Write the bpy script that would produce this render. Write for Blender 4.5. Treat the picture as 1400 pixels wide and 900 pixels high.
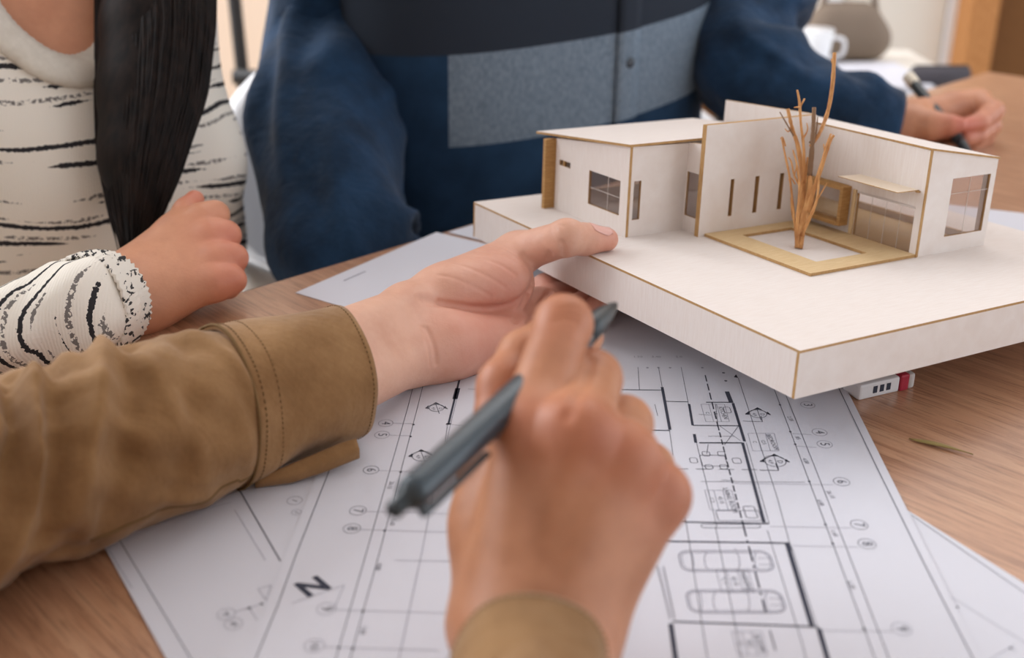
import bpy, bmesh, math, random
import numpy as np
from mathutils import Vector, Matrix
random.seed(4); rng = np.random.default_rng(7)
scene = bpy.context.scene
for o in list(bpy.data.objects): bpy.data.objects.remove(o)
C = scene.collection

# ------------------------------------------------------------------ camera
H = 0.31                       # camera height above the table top (z = 0)
FPX = 1550.0                   # focal length in pixels of a 1400 x 900 frame
PITCH = math.atan(685.0 / FPX)
camd = bpy.data.cameras.new('camera'); cam = bpy.data.objects.new('camera', camd); C.objects.link(cam)
cam.location = (0, 0, H); cam.rotation_euler = (math.pi/2 - PITCH, 0, 0)
camd.sensor_width = 36; camd.sensor_fit = 'HORIZONTAL'; camd.lens = 36*FPX/1400
camd.clip_start = 0.02; camd.clip_end = 60
camd.dof.use_dof = True; camd.dof.focus_distance = 0.68; camd.dof.aperture_fstop = 5.4; camd.dof.aperture_blades = 0
scene.camera = cam
# ------------------------------------------------------------------ light
world = bpy.data.worlds.new('daylight'); scene.world = world; world.use_nodes = True
bg = world.node_tree.nodes['Background']; bg.inputs[0].default_value = (0.86, 0.92, 1.0, 1); bg.inputs[1].default_value = 2.35
def area(name, loc, target, sx, sy, power, col):
    l = bpy.data.lights.new(name, 'AREA'); l.shape = 'RECTANGLE'; l.size = sx; l.size_y = sy; l.energy = power; l.color = col
    o = bpy.data.objects.new(name, l); C.objects.link(o); o.location = loc
    o.rotation_euler = (Vector(target) - Vector(loc)).to_track_quat('-Z', 'Y').to_euler()
    return o
area('window_daylight', (-2.25, 2.1, 1.6), (0.0, 0.75, 0.05), 2.4, 1.4, 84, (0.90, 0.95, 1.0))
area('overhead_fill', (0.7, 2.3, 2.05), (0.5, 1.9, 0.0), 2.4, 1.8, 32, (0.97, 0.98, 1.0))  # added overhead fill for upper faces and background; no such fitting is seen
vs = scene.view_settings; vs.view_transform = 'Standard'; vs.look = 'None'; vs.gamma = 1.0; vs.use_curve_mapping = False; vs.exposure = 0.02

# ------------------------------------------------------------------ geometry helpers
CAM = np.array([0, 0, H]); FW = np.array([0, math.cos(PITCH), -math.sin(PITCH)]); RT = np.array([1.0, 0, 0]); UP = np.cross(RT, FW)
def ray(px, py): return FW + (px-700)/FPX*RT - (py-450)/FPX*UP
def P(px, py, d): return CAM + d*ray(px, py)                       # a point seen at a pixel of the photo, d metres deep
def G(px, py, z=0.0):                                              # a point on the horizontal plane z
    r = ray(px, py); return CAM + r*((z-H)/r[2])
def link(name, me, mat=None, parent=None, smooth=True):
    o = bpy.data.objects.new(name, me); C.objects.link(o)
    mats = mat if isinstance(mat, (list, tuple)) else ([mat] if mat else [])
    for m in mats: me.materials.append(m)
    if smooth and len(me.polygons): me.polygons.foreach_set('use_smooth', np.ones(len(me.polygons), dtype=bool))
    if parent: o.parent = parent
    return o
def mesh(name, verts, faces, mat=None, parent=None, smooth=False, mi=None):
    me = bpy.data.meshes.new(name); me.from_pydata([tuple(map(float, v)) for v in verts], [], faces); me.update()
    o = link(name, me, mat, parent, smooth)
    if mi is not None: me.polygons.foreach_set('material_index', np.array(mi, dtype=np.int32))
    return o
def empty(name, loc=(0, 0, 0), M=None):
    o = bpy.data.objects.new(name, None); C.objects.link(o); o.empty_display_size = 0.02
    if M is not None: o.matrix_world = M
    else: o.location = loc
    return o
def tag(o, label=None, cat=None, group=None, kind=None):
    for k, v in (('label', label), ('category', cat), ('group', group), ('kind', kind)):
        if v: o[k] = v
    return o
BOXF = [(0,3,2,1), (4,5,6,7), (0,1,5,4), (1,2,6,5), (2,3,7,6), (3,0,4,7)]
def boxv(x0, x1, y0, y1, z0, z1): return [(x0,y0,z0),(x1,y0,z0),(x1,y1,z0),(x0,y1,z0),(x0,y0,z1),(x1,y0,z1),(x1,y1,z1),(x0,y1,z1)]
def box(name, x0, x1, y0, y1, z0, z1, mat, parent=None, bev=0.0):
    me = bpy.data.meshes.new(name); bm = bmesh.new()
    vs_ = [bm.verts.new(v) for v in boxv(x0, x1, y0, y1, z0, z1)]
    for f in BOXF: bm.faces.new([vs_[i] for i in f])
    if bev: bmesh.ops.bevel(bm, geom=bm.edges[:], offset=bev, segments=2, affect='EDGES', profile=0.6)
    bm.to_mesh(me); bm.free()
    return link(name, me, mat, parent, False)
def tube_data(pts, rad, n=10, cap=True):
    pts = [np.array(p, float) for p in pts]; V = []; Fc = []
    t0 = pts[1]-pts[0]; a = np.cross(t0, [0.31, 0.17, 0.93]); a /= np.linalg.norm(a)
    for i, p in enumerate(pts):
        t = pts[min(i+1, len(pts)-1)] - pts[max(i-1, 0)]; t = t/np.linalg.norm(t)
        a = a - t*(a@t); a /= np.linalg.norm(a); b = np.cross(t, a); r = rad[i] if hasattr(rad, '__len__') else rad
        for k in range(n): th = 2*math.pi*k/n; V.append(p + r*(math.cos(th)*a + math.sin(th)*b))
    for i in range(len(pts)-1):
        for k in range(n): Fc.append((i*n+k, i*n+(k+1) % n, (i+1)*n+(k+1) % n, (i+1)*n+k))
    if cap: Fc.append(tuple(range(n))[::-1]); Fc.append(tuple((len(pts)-1)*n+k for k in range(n)))
    return V, Fc
def tube(name, pts, rad, mat, parent=None, n=10): V, F_ = tube_data(pts, rad, n); return mesh(name, V, F_, mat, parent, True)
def spline(pts, n=8):                                               # Catmull-Rom through the points
    pts = np.array(pts, float); Q = np.vstack([2*pts[0]-pts[1], pts, 2*pts[-1]-pts[-2]]); out = []
    for i in range(1, len(Q)-2):
        for t in np.linspace(0, 1, n, endpoint=False):
            a, b, c, d = Q[i-1], Q[i], Q[i+1], Q[i+2]
            out.append(0.5*((2*b)+(c-a)*t+(2*a-5*b+4*c-d)*t*t+(3*b-a-3*c+d)*t**3))
    out.append(pts[-1]); return np.array(out)

# ------------------------------------------------------------------ smooth bodies from distance fields
def smin(a, b, k):
    h = np.maximum(k-np.abs(a-b), 0)/k; return np.minimum(a, b) - h*h*k*0.25
def cone(Pt, a, b, ra, rb):
    ba = b-a; t = np.clip(((Pt-a)@ba)/max(ba@ba, 1e-12), 0, 1)
    return np.linalg.norm(Pt - (a + t[:, None]*ba), axis=1) - (ra+(rb-ra)*t)
def polydist(Pt, poly):
    d = np.full(len(Pt), 1e9)
    for a, b in zip(poly[:-1], poly[1:]):
        ba = b-a; t = np.clip(((Pt-a)@ba)/max(ba@ba, 1e-12), 0, 1); d = np.minimum(d, np.linalg.norm(Pt-(a+t[:, None]*ba), axis=1))
    return d
class Body:
    def __init__(s, kp=0.010, kf=0.004, kff=0.0015, kpf=0.007):
        s.palm = []; s.fingers = []; s.creases = []; s.kp, s.kf, s.kff, s.kpf = kp, kf, kff, kpf; s.cut = []; s.sub = []
    def add(s, a, b, ra, rb): s.palm.append((np.array(a, float), np.array(b, float), ra, rb))
    def finger(s, pts, rad): s.fingers.append([(np.array(pts[i], float), np.array(pts[i+1], float), rad[i], rad[i+1]) for i in range(len(pts)-1)])
    def prims(s): return s.palm + [q for f in s.fingers for q in f]
    def f(s, Pt, crease=True, use=None):
        d = None; u = use
        for i, q in enumerate(s.palm):
            if u is not None and not u[i]: continue
            e = cone(Pt, *q); d = e if d is None else smin(d, e, s.kp)
        F = None; i = len(s.palm)
        for fg in s.fingers:
            e = None
            for q in fg:
                i += 1
                if u is not None and not u[i-1]: continue
                x = cone(Pt, *q); e = x if e is None else smin(e, x, s.kf)
            if e is not None: F = e if F is None else smin(F, e, s.kff)
        if F is not None: d = smin(d, F, s.kpf) if d is not None else F
        for (o, n) in s.cut: d = np.maximum(d, (Pt-o)@n)
        for (q, k) in s.sub: d = -smin(-d, cone(Pt, *q), k)
        if crease and s.creases:
            near = np.flatnonzero(np.abs(d) < 0.009)
            if len(near):
                Q = Pt[near]; lo, hi = Q.min(0), Q.max(0); dd = d[near]
                for poly, dep, w in s.creases:
                    m = 3*w
                    if (poly.min(0)-m > hi).any() or (poly.max(0)+m < lo).any(): continue
                    k = np.flatnonzero(((Q > poly.min(0)-m) & (Q < poly.max(0)+m)).all(1))
                    if len(k): dd[k] += dep*np.exp(-(polydist(Q[k], poly)/w)**2)
                d[near] = dd
        return d
    def hit(s, px, py, d0=0.2, d1=2.0, cr=False):
        r = ray(px, py); d = d0
        for _ in range(300):
            x = s.f((CAM+d*r)[None], cr)[0]
            if x < 2e-4: return CAM+d*r
            d += max(x*0.7, 1e-4)
            if d > d1: break
        return None
    def crease(s, px_pts, dep, w, inset=0.0):
        pts = [s.hit(*q, cr=True) for q in px_pts]; pts = [p+FW*inset for p in pts if p is not None]
        if len(pts) > 1: s.creases.append((spline(pts, 4) if len(pts) > 2 else np.array(pts), dep, w))
    def build(s, h):
        pr = s.prims(); m = 0.006+h*2
        lo = np.min([np.minimum(a-ra, b-rb) for a, b, ra, rb in pr], axis=0)-m; hi = np.max([np.maximum(a+ra, b+rb) for a, b, ra, rb in pr], axis=0)+m
        B = 8; nb = np.ceil((hi-lo)/(h*B)).astype(int); n = nb*B+1
        ii = np.stack(np.meshgrid(*[np.arange(k) for k in nb], indexing='ij'), -1).reshape(-1, 3)
        fc = s.f(lo+(ii+0.5)*B*h, False)
        D = np.repeat(np.repeat(np.repeat(fc.reshape(nb), B, 0), B, 1), B, 2); D = np.pad(D, ((0,1),)*3, mode='edge').astype(np.float32)
        keep = ii[np.abs(fc) < B*h*0.87*1.25+0.004]
        loc = np.stack(np.meshgrid(*[np.arange(B+1)]*3, indexing='ij'), -1).reshape(-1, 3)
        cen = lo+(keep+0.5)*B*h; dc = np.stack([cone(cen, *q) for q in pr], 1); Rb = B*h*0.87
        US = dc-Rb <= (dc.min(1)+Rb+max(s.kp, s.kpf)+s.kf)[:, None]
        for kb, u in zip(keep, US):
            g = kb*B+loc; D[kb[0]*B:kb[0]*B+B+1, kb[1]*B:kb[1]*B+B+1, kb[2]*B:kb[2]*B+B+1] = s.f(lo+g*h, True, u).reshape(B+1, B+1, B+1)
        sgn = D < 0; cs = [sgn[i:n[0]-1+i, j:n[1]-1+j, k:n[2]-1+k] for i in (0,1) for j in (0,1) for k in (0,1)]
        tot = sum(c.astype(np.int8) for c in cs); act = (tot > 0) & (tot < 8); A = np.argwhere(act)
        idx = np.full(act.shape, -1, np.int64); idx[act] = np.arange(len(A))
        acc = np.zeros((len(A), 3)); cnt = np.zeros(len(A))
        for ax in range(3):
            o1, o2 = [a for a in range(3) if a != ax]
            for p in (0, 1):
                for q in (0, 1):
                    off = np.zeros(3, int); off[o1] = p; off[o2] = q; off2 = off.copy(); off2[ax] = 1
                    a = D[tuple((A+off).T)]; b = D[tuple((A+off2).T)]; mk = (a < 0) != (b < 0)
                    t = np.where(mk, a/np.where(mk, a-b, 1), 0); pos = A+off.astype(float); pos[:, ax] += t
                    acc[mk] += pos[mk]; cnt[mk] += 1
        V = lo+acc/cnt[:, None]*h
        faces = []
        for ax in range(3):
            o1, o2 = (ax+1) % 3, (ax+2) % 3
            sl0 = [slice(None)]*3; sl1 = [slice(None)]*3; sl0[ax] = slice(0, -1); sl1[ax] = slice(1, None)
            e = sgn[tuple(sl0)] != sgn[tuple(sl1)]; E_ = np.argwhere(e)
            E_ = E_[(E_[:, o1] > 0) & (E_[:, o2] > 0) & (E_[:, o1] < n[o1]-1) & (E_[:, o2] < n[o2]-1)]
            def ci(d1, d2):
                q = E_.copy(); q[:, o1] -= d1; q[:, o2] -= d2; return idx[tuple(q.T)]
            quad = np.stack([ci(1,1), ci(0,1), ci(0,0), ci(1,0)], 1); inside = sgn[tuple(E_.T)]
            quad[~inside] = quad[~inside][:, ::-1]; faces.append(quad)
        Fq = np.concatenate(faces); Fq = Fq[(Fq >= 0).all(1)]
        for _ in range(1):
            f0 = s.f(V); e = h*0.3; g = np.stack([s.f(V+np.eye(3)[k]*e)-f0 for k in range(3)], 1)/e
            V = V-np.clip(f0, -h, h)[:, None]*g/np.maximum((g*g).sum(1), 0.25)[:, None]
        return V, Fq
    def object(s, name, h, mat, parent=None, tints=()):
        V, Fq = s.build(h); me = bpy.data.meshes.new(name)
        me.vertices.add(len(V)); me.vertices.foreach_set('co', V.astype(np.float32).ravel())
        me.loops.add(Fq.size); me.loops.foreach_set('vertex_index', Fq.astype(np.int32).ravel())
        me.polygons.add(len(Fq)); me.polygons.foreach_set('loop_start', np.arange(0, Fq.size, 4, dtype=np.int32))
        try: me.polygons.foreach_set('loop_total', np.full(len(Fq), 4, dtype=np.int32))
        except Exception: pass
        me.update(calc_edges=True); me.validate()
        t = np.zeros(len(V))
        for p, r, a in tints: t += a*np.exp(-(np.linalg.norm(V-p, axis=1)/r)**2)
        at = me.attributes.new('tint', 'FLOAT', 'POINT'); at.data.foreach_set('value', t.astype(np.float32))
        return link(name, me, mat, parent, True)

# ------------------------------------------------------------------ materials
def new_mat(name, col, rough=0.6, spec=0.4):
    m = bpy.data.materials.new(name); m.use_nodes = True; b = m.node_tree.nodes['Principled BSDF']
    b.inputs['Base Color'].default_value = (*col, 1); b.inputs['Roughness'].default_value = rough; b.inputs['Specular IOR Level'].default_value = spec
    return m
def srgb(r, g, b):
    f = lambda c: c/12.92 if c <= 0.04045 else ((c+0.055)/1.055)**2.4
    return (f(r/255), f(g/255), f(b/255))
class NT:
    def __init__(s, m): s.t = m.node_tree; s.b = s.t.nodes['Principled BSDF']
    def n(s, ty, **kw):
        x = s.t.nodes.new(ty)
        for k, v in kw.items():
            if k in x.inputs.keys() if isinstance(k, str) else False: x.inputs[k].default_value = v
            else: setattr(x, k, v)
        return x
    def l(s, a, b): s.t.links.new(a, b)
    def coord(s, scale=(1,1,1), rot=(0,0,0), kind='Object', loc=(0,0,0)):
        tc = s.t.nodes.new('ShaderNodeTexCoord'); mp = s.t.nodes.new('ShaderNodeMapping')
        mp.inputs['Scale'].default_value = scale; mp.inputs['Rotation'].default_value = rot; mp.inputs['Location'].default_value = loc
        s.l(tc.outputs[kind], mp.inputs[0]); return mp.outputs[0]
    def noise(s, vec, scale, detail=4, rough=0.55, dist=0.0):
        x = s.t.nodes.new('ShaderNodeTexNoise'); x.inputs['Scale'].default_value = scale; x.inputs['Detail'].default_value = detail
        x.inputs['Roughness'].default_value = rough; x.inputs['Distortion'].default_value = dist
        if vec is not None: s.l(vec, x.inputs['Vector'])
        return x.outputs['Fac']
    def ramp(s, fac, stops):
        x = s.t.nodes.new('ShaderNodeValToRGB'); e = x.color_ramp.elements
        while len(e) < len(stops): e.new(0.5)
        for i, (p, c) in enumerate(stops): e[i].position = p; e[i].color = (*c, 1) if len(c) == 3 else c
        s.l(fac, x.inputs[0]); return x.outputs[0]
    def mix(s, fac, a, b, mode='MIX'):
        x = s.t.nodes.new('ShaderNodeMix'); x.data_type = 'RGBA'; x.blend_type = mode
        for sock, v in ((x.inputs['Factor'], fac), (x.inputs['A'], a), (x.inputs['B'], b)):
            pass
        fi = [i for i in x.inputs if i.name == 'Factor' and i.type == 'VALUE'][0]
        ai = [i for i in x.inputs if i.name == 'A' and i.type == 'RGBA'][0]; bi = [i for i in x.inputs if i.name == 'B' and i.type == 'RGBA'][0]
        for sock, v in ((fi, fac), (ai, a), (bi, b)):
            if hasattr(v, 'is_linked'): s.l(v, sock)
            elif isinstance(v, (int, float)): sock.default_value = v
            else: sock.default_value = (*v, 1)
        return [o for o in x.outputs if o.type == 'RGBA'][0]
    def math(s, op, a, b=None, c=None):
        x = s.t.nodes.new('ShaderNodeMath'); x.operation = op
        for i, v in enumerate((a, b, c)):
            if v is None: continue
            if hasattr(v, 'is_linked'): s.l(v, x.inputs[i])
            else: x.inputs[i].default_value = v
        return x.outputs[0]
    def sep(s, vec):
        x = s.t.nodes.new('ShaderNodeSeparateXYZ'); s.l(vec, x.inputs[0]); return x.outputs
    def bump(s, h, strength, dist=0.001):
        x = s.t.nodes.new('ShaderNodeBump'); x.inputs['Strength'].default_value = strength; x.inputs['Distance'].default_value = dist
        s.l(h, x.inputs['Height']); s.l(x.outputs[0], s.b.inputs['Normal'])
    def base(s, c): s.l(c, s.b.inputs['Base Color'])
def skin(name, light, dark, red):
    m = new_mat(name, light, 0.46, 0.35); t = NT(m); v = t.coord()
    n1 = t.noise(v, 45, 5, 0.6); c = t.ramp(n1, [(0.3, dark), (0.62, light)])
    a = t.t.nodes.new('ShaderNodeAttribute'); a.attribute_name = 'tint'
    f = t.math('MULTIPLY', a.outputs['Fac'], t.math('ADD', 0.7, t.math('MULTIPLY', t.noise(v, 120, 3), 0.6)))
    c = t.mix(t.math('MINIMUM', f, 1.0), c, red); t.base(c)
    h = t.math('ADD', t.math('MULTIPLY', t.noise(v, 900, 2), 0.5), t.noise(t.coord((1, 1, 2.2), (0.3, 0.5, 0.2)), 380, 3)); t.bump(h, 0.22, 0.0006)
    b = t.b; b.inputs['Subsurface Weight'].default_value = 0.12; b.inputs['Subsurface Radius'].default_value = (0.003, 0.0014, 0.0009); b.inputs['Subsurface Scale'].default_value = 1.0
    return m
def fabric(name, light, dark, weave=900, rough=0.9, mott=30, bump=0.35, crumple=0.0):
    m = new_mat(name, light, rough, 0.15); t = NT(m); v = t.coord()
    c = t.ramp(t.noise(v, mott, 4), [(0.32, dark), (0.66, light)])
    w1 = t.noise(t.coord((1, 0.12, 1)), weave, 2); w2 = t.noise(t.coord((0.12, 1, 0.12)), weave, 2); w = t.math('MULTIPLY', t.math('ADD', w1, w2), 0.5)
    c = t.mix(t.math('MULTIPLY', w, 0.45), c, tuple(x*0.55 for x in dark)); t.base(c)
    if crumple: w = t.math('ADD', w, t.math('MULTIPLY', t.math('ADD', t.noise(t.coord((1, 1.6, 1), (0.3, 0.2, 0.5)), 42, 3, 0.5, 0.8), t.noise(v, 110, 2)), crumple))
    t.bump(w, bump, 0.0006)
    t.b.inputs['Sheen Weight'].default_value = 0.12
    return m
SKIN = skin('skin_light', srgb(218,172,148), srgb(206,156,131), srgb(208,134,116))
SKIN_TAN = skin('skin_tan', srgb(186,128,94), srgb(166,110,78), srgb(176,98,72))
SKIN_W = skin('skin_warm', srgb(204,146,114), srgb(190,132,102), srgb(196,114,94))
NAIL = new_mat('nail', srgb(222,170,156), 0.28, 0.5)
TAN = fabric('tan_cotton', srgb(164,126,86), srgb(134,98,62), 520, 0.95, 26, 0.55, 2.2)
TAN_DK = fabric('tan_cotton_inside', srgb(118,90,56), srgb(98,74,46), 700)
THREAD = new_mat('tan_thread', srgb(112,84,48), 0.9)
NAVY = fabric('navy_cotton', srgb(38,68,100), srgb(22,42,64), 420, 0.9, 22, 0.5, 4.0)
WHITE_PLASTIC = new_mat('white_plastic', srgb(236,236,238), 0.35)
BLACK_METAL = new_mat('black_metal', srgb(38,34,32), 0.45)
PAPER = new_mat('paper', srgb(211,211,219), 0.6, 0.25)
def ply(name, a, b, sc=(3, 40, 3)):
    m = new_mat(name, a, 0.72, 0.2); t = NT(m); n = t.noise(t.coord(sc), 22, 5, 0.6, 0.3); t.base(t.ramp(n, [(0.3, b), (0.7, a)])); t.bump(n, 0.08, 0.0004); return m
PLY = ply('birch_ply_face', srgb(230,221,215), srgb(223,211,203))
EDGE = ply('ply_burnt_edge', srgb(198,160,110), srgb(160,120,74), (60, 60, 6))
BALSA = ply('balsa_wood', srgb(222,196,154), srgb(204,172,126), (4, 60, 4))
CORR = ply('corrugated_wood', srgb(202,162,108), srgb(160,116,68), (6, 6, 130))
def wood_table():
    m = new_mat('table_wood', (0.3, 0.15, 0.07), 0.38, 0.5); t = NT(m)
    v = t.coord((2.6, 48, 2.6)); n = t.noise(v, 3.0, 9, 0.66, 0.7); n2 = t.noise(t.coord((9, 260, 9)), 3.0, 4, 0.6)
    n3 = t.noise(t.coord((1.2, 6, 1)), 2.0, 3)
    c = t.ramp(n, [(0.28, srgb(140,96,70)), (0.5, srgb(182,136,104)), (0.72, srgb(204,162,128))])
    c = t.mix(t.math('MULTIPLY', t.math('GREATER_THAN', n2, 0.57), 0.45), c, srgb(78,46,28))
    c = t.mix(t.math('MULTIPLY', n3, 0.35), c, srgb(172,116,80)); t.base(c); t.b.inputs['Coat Weight'].default_value = 0.8; t.b.inputs['Coat Roughness'].default_value = 0.25
    t.bump(n2, 0.12, 0.0006); t.l(t.ramp(n, [(0.2, (0.34,)*3), (0.8, (0.48,)*3)]), t.b.inputs['Roughness']); return m
TABLE = wood_table()
INK = new_mat('ink', srgb(66,68,80), 0.8, 0.1); INK_L = new_mat('ink_light', srgb(150,150,162), 0.8, 0.1); INK_G = new_mat('ink_grey', srgb(104,106,116), 0.8, 0.1)
# ------------------------------------------------------------------ room
FLOORZ = -0.74
WALLM = new_mat('warm_wall_paint', srgb(232,208,186), 0.8)
WALLN = new_mat('white_wall_paint', srgb(226,227,230), 0.85)
def floor_mat():
    m = new_mat('floor_concrete', srgb(178,160,142), 0.6); t = NT(m); t.base(t.ramp(t.noise(t.coord(), 3, 6), [(0.3, srgb(168,150,132)), (0.7, srgb(190,172,152))])); return m
tag(box('floor', -4.5, 4.5, -1.2, 4.2, FLOORZ-0.05, FLOORZ, floor_mat()), kind='structure')
tag(box('added_wall_front', -4.5, 2.2, -1.3, -1.2, FLOORZ, 2.2, new_mat('grey_wall_paint', srgb(204,200,196), 0.8)), kind='structure')  # unseen wall added behind the camera to block frontal light, open at right
tag(box('added_ceiling', -4.5, 4.5, -1.3, 3.5, 2.2, 2.3, new_mat('ceiling_white', srgb(224,224,226), 0.9)), kind='structure')  # unseen slab added overhead to keep out world light from above
tag(box('wall_back', -4.5, 4.5, 3.4, 3.5, FLOORZ, 2.2, WALLM), kind='structure')
BROWN = ply('brown_veneer', srgb(124,84,46), srgb(96,62,34), (4, 4, 40)); ORANGE = ply('orange_wood', srgb(196,140,88), srgb(168,112,66), (4, 40, 4))
CABM = new_mat('cabinet_white', srgb(226,220,210), 0.5); GREYB = new_mat('grey_brown_felt', srgb(128,112,98), 0.9)
def wx(px, y, z=0.0):                                               # world x of a pixel column at a given y and height
    d = y*math.cos(PITCH) + (H-z)*math.sin(PITCH); return (px-700)/FPX*d
cb = empty('cabinet', (0, 3.0, FLOORZ))
cx0, cx1 = wx(1118, 3.0, -0.2), wx(1322, 3.0, -0.2)
box('body', cx0, cx1, 0.02, 0.38, 0, 1.15, CABM, cb, 0.004); xm = cx0+(cx1-cx0)*0.84
dr = box('door', cx0+0.06, xm-0.004, 0, 0.018, 0.05, 1.12, CABM, cb, 0.003)
box('side_post', cx0, cx0+0.05, -0.012, 0.02, 0, 1.15, WHITE_PLASTIC, cb, 0.002)
box('edge_panel', xm, cx1, -0.006, 0.018, 0.0, 1.15, WHITE_PLASTIC, cb, 0.003)
tag(cb, 'tall pale grey cabinet against the back wall', 'cabinet')
wp = empty('wood_partition', (0, 2.9, FLOORZ)); px0 = wx(1320, 2.9, -0.2)
box('post', px0, px0+0.07, 0, 0.10, 0, 1.7, ORANGE, wp, 0.003); box('panel', px0+0.07, px0+1.2, 0.02, 0.08, 0, 1.7, BROWN, wp, 0.002)
tag(wp, 'dark brown wooden partition with a lighter orange post at its end', 'partition')
sl = empty('wood_screen', (0, 3.1, FLOORZ)); a0 = wx(1066, 3.1, -0.2); a1 = wx(1108, 3.1, -0.2)-0.03
box('panel', a0-0.3, a1, 0, 0.04, 0, 1.6, BROWN, sl, 0.002); box('trim', a1-0.03, a1+0.01, -0.01, 0.05, 0, 1.6, ORANGE, sl, 0.002)
tag(sl, 'narrow brown wooden screen behind the person in blue', 'screen')
st = empty('bar_stool', P(1402, 118, 2.05)); 
V, F_ = tube_data([(0,0,-0.035), (0,0,-0.03), (0,0,-0.005), (0,0,0)], [0.05, 0.062, 0.062, 0.056], 24); mesh('seat', V, F_, new_mat('cream_wood', srgb(226,196,146), 0.5), st, True)
for k in range(4):
    a = math.pi/4+k*math.pi/2; tube('leg', [(0.04*math.cos(a), 0.04*math.sin(a), -0.03), (0.15*math.cos(a), 0.15*math.sin(a), FLOORZ-st.location.z)], 0.012, BLACK_METAL, st, 8)
tube('foot_ring', [(0.1*math.cos(t), 0.1*math.sin(t), -0.36) for t in np.linspace(0, 6.284, 25)], 0.007, BLACK_METAL, st, 6)
tag(st, 'stool with a pale wooden seat and dark legs at the right edge', 'stool')
sd = empty('side_table', (0, 0, FLOORZ)); stz = -0.10; q0 = G(1095, 128, stz); q1 = G(1335, 128, stz)
box('top', q0[0]-0.1, q1[0]+0.02, q0[1]-0.08, q0[1]+0.42, stz-0.02-FLOORZ, stz-FLOORZ, CABM, sd, 0.004)
for lx in (q0[0]-0.06, q1[0]-0.02):
    for ly in (q0[1]-0.04, q0[1]+0.38): box('leg', lx-0.015, lx+0.015, ly-0.015, ly+0.015, 0, stz-0.02-FLOORZ, BLACK_METAL, sd, 0.003)
tag(sd, 'low pale side table behind the seated person in blue', 'table')
def sheet(name, corners, z, label, parent=None, mat=None, th=0.0003, cat='paper', curl=None):
    n = 12; V = []; F_ = []
    c = [np.array(k[:2]) for k in corners]
    for lay in (0, 1):
        for i in range(n+1):
            for j in range(n+1):
                p = (c[0]*(1-i/n)+c[1]*(i/n))*(1-j/n)+(c[3]*(1-i/n)+c[2]*(i/n))*(j/n)
                V.append((p[0], p[1], z+lay*th+(curl(i/n, j/n) if curl else 0)))
    q = lambda l, i, j: l*(n+1)**2+i*(n+1)+j
    for i in range(n):
        for j in range(n): F_ += [(q(1,i,j), q(1,i+1,j), q(1,i+1,j+1), q(1,i,j+1)), (q(0,i,j), q(0,i,j+1), q(0,i+1,j+1), q(0,i+1,j))]
    ring = [(i,0) for i in range(n)]+[(n,j) for j in range(n)]+[(n-i,n) for i in range(n)]+[(0,n-j) for j in range(n)]
    for a, b in zip(ring, ring[1:]+ring[:1]): F_.append((q(0,*a), q(0,*b), q(1,*b), q(1,*a)))
    o = mesh(name, V, F_, mat or PAPER, parent)
    if label: tag(o, label, cat)
    return o
for k, (x0, x1, rz, lab) in enumerate([(1130, 1225, 0.2, 'white paper stack on the side table beside the dark blurred case'),]):
    e = empty('paper_stack', (wx(1180, q0[1]+0.06, stz), q0[1]+0.07, stz)); 
    for i in range(5): box('sheet', -0.1+0.004*i, 0.11-0.003*i, -0.08, 0.12+0.003*i, 0.003*i, 0.003*i+0.0028, PAPER, e)
    tag(e, lab, 'paper')
cs = empty('pencil_case', (wx(1285, q0[1]+0.02, stz), q0[1]+0.03, stz))
V, F_ = tube_data([(-0.05,0,0.02), (-0.046,0,0.02), (0.046,0,0.02), (0.05,0,0.02)], [0.008, 0.02, 0.02, 0.008], 16); mesh('body', V, F_, new_mat('dark_case', srgb(70,66,72), 0.8), cs, True)
box('zipper', -0.045, 0.045, -0.002, 0.002, 0.038, 0.042, BLACK_METAL, cs); tag(cs, 'dark blurred case lying on the side table behind the hand', 'case')
bgp = empty('handbag', (wx(1150, q0[1]+0.3, stz), q0[1]+0.3, stz))
b_ = Body(kp=0.03); b_.add((-0.05,0,0.04), (0.05,0,0.04), 0.04, 0.04); b_.add((-0.03,0,0.08), (0.03,0,0.08), 0.03, 0.03); b_.object('bag_body', 0.006, GREYB, bgp)
tube('strap', spline([(-0.05,0,0.09), (-0.03,0,0.15), (0.03,0,0.155), (0.06,0,0.08)], 6), 0.006, GREYB, bgp, 8); tag(bgp, 'grey brown soft bag standing on the side table', 'bag')
cup = empty('cup', (wx(1108, q0[1]+0.2, stz), q0[1]+0.2, stz)); V, F_ = tube_data([(0,0,0.0), (0,0,0.006), (0,0,0.075), (0,0,0.07), (0,0,0.01)], [0.025, 0.028, 0.036, 0.033, 0.025], 20); mesh('cup_body', V, F_, WHITE_PLASTIC, cup, True)
tube('cup_handle', spline([(0.034,0,0.06), (0.055,0,0.055), (0.055,0,0.03), (0.032,0,0.022)], 5), 0.004, WHITE_PLASTIC, cup, 8); tag(cup, 'small white cup on the side table beside the grey bag', 'cup')
rk = empty('metal_chair', (0, 1.9, FLOORZ)); zz = -FLOORZ      # black wire chair seen between the two people
xa, xb = wx(322, 1.9, 0), wx(372, 1.9, 0)
for x, dx in ((xa, 0.0), (xb+0.16, 0.0)): tube('back_post', [(x, 0.05, 0), (x+dx, 0, zz+0.45)], 0.011, BLACK_METAL, rk, 10)
for x in (xa, xb+0.16): tube('leg', [(x, -0.38, 0), (x, -0.36, 0.44)], 0.011, BLACK_METAL, rk, 10)
for z in (0.74-0.07, 0.74-0.20): tube('crossbar', [(xa-0.01, 0.0, z), (xb+0.17, 0.0, z)], 0.013, BLACK_METAL, rk, 10)
tube('brace', [(xa, 0.01, zz+0.34), (xb+0.16, 0.0, zz-0.05)], 0.009, BLACK_METAL, rk, 10)
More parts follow.
